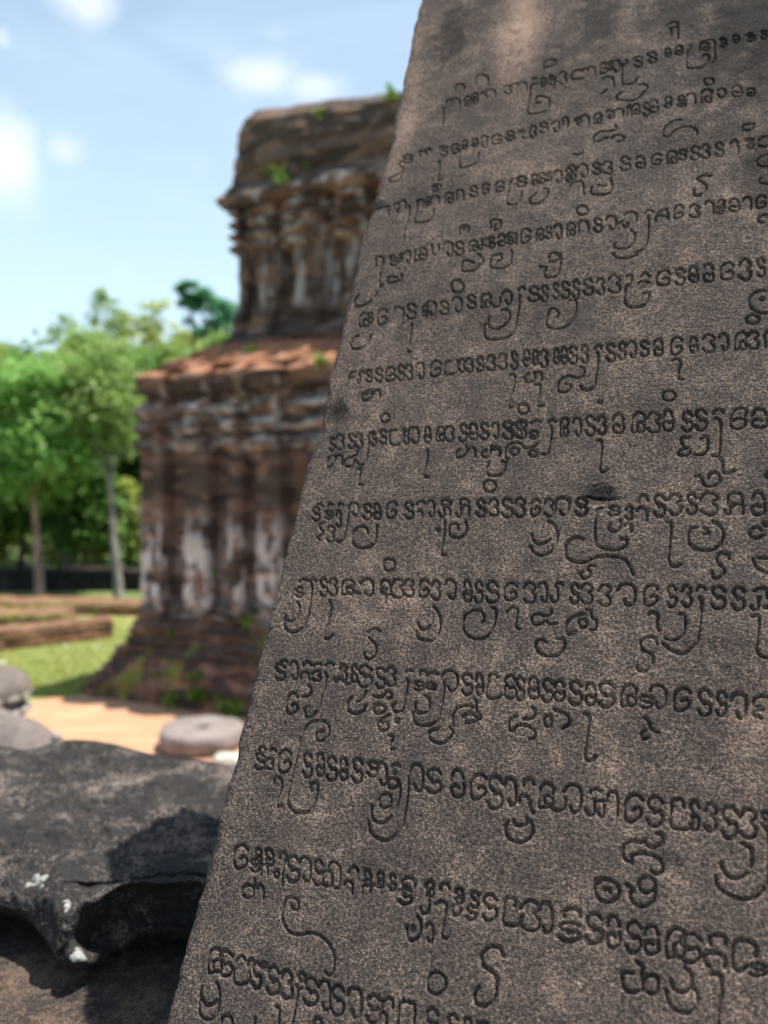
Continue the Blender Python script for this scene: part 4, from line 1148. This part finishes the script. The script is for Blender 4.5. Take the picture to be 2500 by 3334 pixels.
# wooded hill far behind
xs = np.linspace(-260, 260, 80); ys = np.linspace(120, 380, 24)
v = []
for y in ys:
    for x in xs:
        hgt = 26 * math.exp(-((x + 95) / 120) ** 2) * math.sin(math.pi * min(1, (y - 120) / 260)) ** .8 + 12 * math.exp(-((x - 90) / 90) ** 2) * math.sin(math.pi * min(1, (y - 120) / 260))
        v.append((x, y, hgt - .5))
v = np.array(v); v[:, 2] += vnoise(v, .06, 77, 4) * 3.5 * (v[:, 2] > .5)
m_hill, t, b = new_mat("wooded_hill")
tc = t.node('ShaderNodeTexCoord').outputs['Object']
t.put(b.inputs['Base Color'], t.mix(t.noise(tc, .12, 5.0), C3(0.03, 0.06, 0.03), C3(0.08, 0.13, 0.05))); b.inputs['Roughness'].default_value = 1
hill = mesh_obj("hills", v, grid_faces(len(ys), len(xs)), m_hill, None, origin=(0, 0, 0))
tag(hill, kind="structure")

# ------------------------------------------------------------------ grass tufts on and around the lawn
M_BLADE = leaf_mat("grass_blades", C3(0.18, 0.25, 0.035), C3(0.40, 0.45, 0.10), .35)
rng = np.random.default_rng(9)
v = []


def blades(n, x0, x1, y0, y1, z, hgt, keep=None):
    for i in range(n):
        p = np.array([rng.uniform(x0, x1), rng.uniform(y0, y1), z])
        if keep is not None:
            p = keep(p)
        a = rng.uniform(0, 6.28); w_ = np.array([math.cos(a), math.sin(a), 0]) * .006
        h_ = hgt * rng.uniform(.5, 1.3)
        lean = np.array([rng.normal() * .35, rng.normal() * .35, 1.0]) * h_
        v.extend([p - w_, p + w_, p + lean])


lx = [ground_at(x, y) for x, y in ((-300, 2260), (380, 2010))]
for i in range(16000):
    py = rng.uniform(2015, 2270); px = rng.uniform(-320, 460 - max(0, (py - 2050)) * .8)
    p = ground_at(px, py, .004)
    a = rng.uniform(0, 6.28); w_ = np.array([math.cos(a), math.sin(a), 0]) * .006
    h_ = .035 * rng.uniform(.5, 1.4)
    v.extend([p - w_, p + w_, p + np.array([rng.normal() * .4, rng.normal() * .4, 1.0]) * h_])
for wl, n in ((wallA, 1800), (wallC, 2600), (wallB, 250)):
    tops = wl[wl[:, 2] > .15]
    for i in range(n):
        p = tops[rng.integers(len(tops))] + np.array([rng.normal() * .06, rng.normal() * .06, -.01])
        a = rng.uniform(0, 6.28); w_ = np.array([math.cos(a), math.sin(a), 0]) * .01
        v.extend([p - w_, p + w_, p + np.array([rng.normal() * .4, rng.normal() * .4, 1.0]) * .045 * rng.uniform(.5, 1.5)])
v = np.array(v)
grass = mesh_obj("grass", v, [(i, i + 1, i + 2) for i in range(0, len(v), 3)], M_BLADE, None, smooth=False, origin=(0, 0, 0))
tag(grass, "short sunlit grass of the lawn and on the low brick walls", "grass", kind="stuff")

# ------------------------------------------------------------------ stones on the ground
def ring_lathe(center, prof, n, seed, amp, closed=True):
    v = []
    for k in range(n):
        th = 2 * math.pi * k / n
        for (r, z) in prof:
            v.append(center + np.array([r * math.cos(th), r * math.sin(th), z]))
    v = np.array(v)
    d = v - center; rr = np.hypot(d[:, 0], d[:, 1]) + 1e-6
    nz = vnoise(v, 7, seed, 3) * amp
    v[:, 0] += d[:, 0] / rr * nz; v[:, 1] += d[:, 1] / rr * nz; v[:, 2] += nz * .6
    m = len(prof); f = []
    for k in range(n):
        k2 = (k + 1) % n
        for j in range(m if closed else m - 1):
            j2 = (j + 1) % m
            f.append((k * m + j, k2 * m + j, k2 * m + j2, k * m + j2))
    return v, f


c = ground_at(655, 2432)
mill_prof = [(.07, .015), (.075, .0), (.30, .0), (.325, .02), (.348, .06), (.35, .12), (.342, .150), (.322, .166), (.2, .170), (.085, .170), (.07, .160), (.062, .13), (.058, .08)]
mill_prof = [(r_ * .93, z_) for r_, z_ in mill_prof]
v, f = ring_lathe(c, mill_prof, 72, 51, .020)
mo = mesh_obj("round_stone", v, f, M_MILL, None, origin=c)
tag(mo, "round grey stone disc with a hole through its middle, lying on the orange sand", "stone disc")


def rock(name, label, c, r, mat, seed, amp=.18, cat="stone", group=None, sub=4, squash=0.0, scale=1.6):
    bm = bmesh.new()
    bmesh.ops.create_icosphere(bm, subdivisions=sub, radius=1.0)
    p = np.array([q.co[:] for q in bm.verts])
    fcs = [tuple(vv.index for vv in ff.verts) for ff in bm.faces]
    bm.free()
    # blocky: push the sphere towards a rounded box
    box = p / np.abs(p).max(1)[:, None]
    p = p * (1 - squash) + box * squash * .85
    p = p * (1 + amp * vnoise(p, scale, seed, 4))[:, None]
    p = p * np.array(r) + np.array(c)
    o = mesh_obj(name, p, fcs, mat, None, origin=np.array(c) - np.array([0, 0, r[2]]))
    tag(o, label, cat, group)
    return o


pc = ground_at(745, 2490)
rock("flat_stone", "flat pale limestone lump beside the round disc, against the stele edge", pc + np.array([0, 0, .03]), (.13, .10, .05), M_PALE, 52, amp=.3, squash=.5, scale=2.2)
# grey boulder behind the black block
bc = at(-165, 2520, 3.45)
rock("boulder", "smooth grey boulder at the left edge behind the black carved block", (bc[0], bc[1], .50), (.62, .42, .60), M_GREY, 58, .20, squash=.30, scale=3.2)
lump = at(183, 2402, 3.3)
rock("pale_stone", "small pale stone lump on the right shoulder of the grey boulder", lump, (.026, .024, .02), M_PETAL, 54)

# lotus pedestal at the left border
c = at(-62, 2270, 4.3); c[2] = 0
top = 1.02
prof = [(.001, 0), (.30, 0), (.30, .55), (.26, .62), (.20, .68), (.19, .76), (.235, .80), (.245, .83), (.20, .845), (.195, .87), (.225, .89), (.245, .905), (.25, .93), (.235, .98), (.19, top), (.001, top + .01)]
ped = empty("lotus_pedestal", c)
tag(ped, "grey moulded stone pedestal with pale rows of petals at the left border", "pedestal")
v, f = ring_lathe(c, prof, 64, 55, .006, closed=False)
mesh_obj("shaft", v, f, M_GREY, ped)
for (zz, rad_, nn) in ((.905, .225, 15), (.82, .222, 15)):
    # one scalloped ring of petals
    vv, ff = [], []
    K, R2 = 180, 10
    for k in range(K):
        th = 2 * math.pi * k / K
        lobe = abs(math.cos(nn * th / 2)) ** .6
        for q in range(R2):
            ph = 2 * math.pi * q / R2
            rr = rad_ + math.cos(ph) * (.012 + .022 * lobe)
            vv.append(c + np.array([rr * math.cos(th), rr * math.sin(th), zz + math.sin(ph) * (.008 + .014 * lobe)]))
    for k in range(K):
        for q in range(R2):
            ff.append((k * R2 + q, ((k + 1) % K) * R2 + q, ((k + 1) % K) * R2 + (q + 1) % R2, k * R2 + (q + 1) % R2))
    mesh_obj("petal_row", vv, ff, M_PETAL, ped)

for (px, py, r_, lab) in [(212, 2112, .035, "pale pebble on the lawn left of the second pebble"), (312, 2115, .035, "pale pebble on the lawn nearest the temple foot"), (6, 2168, .045, "pale pebble on the lawn at the left picture edge")]:
    rock("pebble", lab, ground_at(px, py) + np.array([0, 0, r_ * .5]), (r_, r_, r_ * .8), M_PALE, int(px), sub=2, cat="pebble", group="pale pebbles on the lawn")
sc_ = ground_at(392, 2140)
rock("stone_block", "small blue-grey stone block on the grass against the temple foot", sc_ + np.array([0, 0, .075]), (.075, .07, .085), M_GREY, 57, .06, squash=.8, sub=3)

# ------------------------------------------------------------------ black carved block and the big slab below it
# sections of the block at given photo columns: (photo row, distance) from its far top edge over the front and under
SECT = {
    -420: [(2400, 1.95), (2500, 1.80), (2600, 1.66), (2700, 1.54), (2800, 1.46), (2870, 1.42), (2910, 1.40), (2940, 1.40), (2955, 1.42), (2960, 1.46), (2965, 1.55), (2965, 1.70)],
    -200: [(2412, 1.93), (2500, 1.78), (2600, 1.64), (2700, 1.52), (2800, 1.44), (2870, 1.40), (2910, 1.375), (2935, 1.37), (2955, 1.38), (2962, 1.42), (2970, 1.52), (2970, 1.70)],
    0: [(2428, 1.90), (2500, 1.76), (2600, 1.62), (2700, 1.50), (2800, 1.42), (2870, 1.37), (2915, 1.345), (2938, 1.34), (2956, 1.345), (2965, 1.38), (2980, 1.50), (2985, 1.70)],
    85: [(2440, 1.90), (2505, 1.76), (2600, 1.62), (2700, 1.50), (2800, 1.41), (2880, 1.355), (2925, 1.325), (2955, 1.315), (2974, 1.315), (2985, 1.35), (2995, 1.48), (2998, 1.70)],
    150: [(2425, 1.90), (2500, 1.76), (2600, 1.62), (2700, 1.50), (2800, 1.41), (2885, 1.345), (2925, 1.305), (2985, 1.285), (3025, 1.275), (3054, 1.27), (3062, 1.31), (3062, 1.70)],
    185: [(2413, 1.91), (2500, 1.77), (2600, 1.62), (2700, 1.50), (2800, 1.41), (2878, 1.340), (2905, 1.300), (2960, 1.268), (3035, 1.245), (3112, 1.24), (3122, 1.30), (3122, 1.70)],
    240: [(2408, 1.91), (2500, 1.77), (2600, 1.62), (2700, 1.50), (2790, 1.42), (2870, 1.345), (2890, 1.315), (2945, 1.278), (2998, 1.245), (3065, 1.25), (3145, 1.25), (3152, 1.70)],
    305: [(2411, 1.91), (2500, 1.77), (2600, 1.62), (2700, 1.50), (2790, 1.42), (2868, 1.350), (2885, 1.325), (2932, 1.265), (2966, 1.274), (3060, 1.298), (3154, 1.262), (3158, 1.70)],
    380: [(2424, 1.89), (2500, 1.77), (2600, 1.62), (2700, 1.50), (2790, 1.42), (2860, 1.352), (2874, 1.325), (2892, 1.275), (2914, 1.287), (3000, 1.322), (3064, 1.312), (3144, 1.34)],
    440: [(2441, 1.88), (2505, 1.76), (2600, 1.62), (2700, 1.50), (2790, 1.42), (2855, 1.35), (2866, 1.325), (2879, 1.28), (2902, 1.295), (3005, 1.33), (3034, 1.316), (3122, 1.40)],
    520: [(2460, 1.86), (2515, 1.75), (2600, 1.62), (2700, 1.50), (2790, 1.42), (2848, 1.35), (2860, 1.325), (2872, 1.29), (2905, 1.305), (3000, 1.33), (3030, 1.313), (3108, 1.46)],
    640: [(2474, 1.85), (2530, 1.74), (2610, 1.62), (2705, 1.50), (2790, 1.42), (2846, 1.35), (2858, 1.325), (2870, 1.30), (2905, 1.312), (3005, 1.335), (3050, 1.313), (3118, 1.46)],
    780: [(2490, 1.84), (2545, 1.73), (2620, 1.62), (2710, 1.50), (2795, 1.42), (2850, 1.36), (2865, 1.335), (2880, 1.31), (2920, 1.34), (3010, 1.36), (3070, 1.34), (3130, 1.50)],
    1000: [(2505, 1.83), (2560, 1.72), (2630, 1.62), (2720, 1.51), (2800, 1.43), (2860, 1.38), (2890, 1.36), (2920, 1.34), (2960, 1.35), (3020, 1.37), (3090, 1.36), (3150, 1.50)],
}
cols_px = sorted(SECT)
for px_ in cols_px:
    if 180 <= px_ <= 800:
        q_ = SECT[px_][6]; SECT[px_][6] = (q_[0], q_[1] + .014)
        q_ = SECT[px_][7]; SECT[px_][7] = (q_[0] - 1, q_[1] - .010)
        q_ = SECT[px_][5]; SECT[px_][5] = (q_[0] - 6, q_[1] - .004)
rows3 = [np.array([at(px, py, D) for (py, D) in SECT[px]]) for px in cols_px]
fine_rows = [catmull(list(r), 18) for r in rows3]
nrow = len(fine_rows[0])
surf = []
for j in range(nrow):
    surf.append(catmull([fr[j] for fr in fine_rows], 24))
surf = np.array(surf)                      # rows x columns x 3
nR_, nC_ = surf.shape[:2]
# close it: back edge drops to the slab, underside runs to it
backrow = surf[0].copy(); backrow[:, 1] += .05; backrow[:, 2] -= .10
back2 = backrow.copy(); back2[:, 2] = SLAB_Z + .002; back2[:, 1] += .03
surf = np.concatenate([back2[None], backrow[None], surf], 0)
nR_ = surf.shape[0]
v = surf.reshape(-1, 3)
am = np.clip((np.arange(nR_) - 0) / 12, 0, 1).repeat(nC_)
disp = vnoise(v, 9, 71, 4) * .013 - np.abs(vnoise(v, 22, 75, 3)) * .010 + vnoise(v, 48, 72, 4) * .009 + vnoise(v, 130, 73, 2) * .004
v = v + np.array([-.1, -.45, .85]) * (disp * am)[:, None]
f = grid_faces(nR_, nC_)
f.append(tuple(i * nC_ for i in range(nR_))); f.append(tuple(i * nC_ + nC_ - 1 for i in range(nR_))[::-1])
block = mesh_obj("carved_block", v, f, M_BLOCK, None)
tag(block, "black weathered carved stone block with a curled horn-shaped end, lying left of the stele", "carved stone")
B_BVH = BVHTree.FromPolygons([Vector(q) for q in v], f)


def crust(px, py, rpx, seed):
    r = ray(px, py)
    loc, nrm, idx, dist = B_BVH.ray_cast(Vector(EYE), Vector(r).normalized())
    if loc is None:
        return None, None
    c = np.array(loc); n = np.array(nrm)
    if n.dot(r) > 0: n = -n
    a = np.cross(n, [0, 0, 1.0]); a /= np.linalg.norm(a); b2 = np.cross(n, a)
    D = (c - EYE).dot(FWD); R = rpx * D / F
    rng = np.random.default_rng(seed)
    vv = [c + n * .0022]; ff = []
    K = 26
    for ring, fr in enumerate((.5, .85, 1.0)):
        for k in range(K):
            th = 2 * math.pi * k / K
            q = R * fr * (1 + .55 * vnoise(np.array([[math.cos(th) * 2, math.sin(th) * 2, seed]]), 1.3, seed, 3)[0])
            vv.append(c + (a * math.cos(th) + b2 * math.sin(th)) * q + n * (.0022 - .0005 * ring * ring + rng.normal() * .0005) - (n * .003 if ring == 2 else 0))
    for k in range(K):
        k2 = (k + 1) % K
        ff.append((0, 1 + k, 1 + k2))
        for ring in (0, 1):
            ff.append((1 + ring * K + k, 1 + (ring + 1) * K + k, 1 + (ring + 1) * K + k2, 1 + ring * K + k2))
    return vv, ff


SPOTS = []
rl_ = random.Random(3)
for (px, py, R_, n_) in [(214, 2944, 13, 6), (258, 3112, 18, 7), (130, 2868, 18, 5), (95, 2885, 12, 4)]:
    for k_ in range(n_):
        SPOTS.append((px + rl_.gauss(0, .45) * R_, py + rl_.gauss(0, .5) * R_, R_ * rl_.uniform(.3, .95), 300 + len(SPOTS)))
for (px, py, rp, sd) in SPOTS:
    vv, ff = crust(px, py, rp, sd)
    if vv is not None:
        lo = mesh_obj("lichen_patch", vv, ff, M_LICHEN, block, origin=block.location)
        lo.location = (0, 0, 0)

# big slab under block and stele
c0 = np.array([-.25, 1.22, 0])
nx, ny = 90, 70
hx, hy = 1.75, .95
v, f = [], []
for j in range(ny):
    for i in range(nx):
        x = -hx + 2 * hx * i / (nx - 1); y = -hy + 2 * hy * j / (ny - 1)
        ed = min(1, min(hx - abs(x), hy - abs(y)) / .08)
        v.append((c0[0] + x, c0[1] + y, SLAB_Z - .05 * (1 - ed) ** 2))
f = grid_faces(ny, nx)
ring = [i for i in range(nx)] + [j * nx + nx - 1 for j in range(1, ny)] + [(ny - 1) * nx + i for i in range(nx - 2, -1, -1)] + [j * nx for j in range(ny - 2, 0, -1)]
v = np.array(v)
v[:, 2] += vnoise(v, 5, 81, 4) * .012 + vnoise(v, 30, 82, 3) * .004
prev = ring
vl = v.tolist()
for z in (SLAB_Z - .12, SLAB_Z - .4, SLAB_Z - .8, 0.0):
    cur = []
    for idx in ring:
        q = np.array(vl[idx]); q = q.copy(); q[2] = z
        q[:2] = c0[:2] + (q[:2] - c0[:2]) * 1.01 + np.array([vnoise(q[None], 4, 83, 3)[0], vnoise(q[None] + 5, 4, 84, 3)[0]]) * .02
        cur.append(len(vl)); vl.append(q.tolist())
    for k in range(len(ring)):
        k2 = (k + 1) % len(ring)
        f.append((prev[k], prev[k2], cur[k2], cur[k]))
    prev = cur
slab = mesh_obj("stone_slab", vl, f, M_SLAB, None)
tag(slab, "big rough brown-black stone base under the carved block at lower left", "stone base")
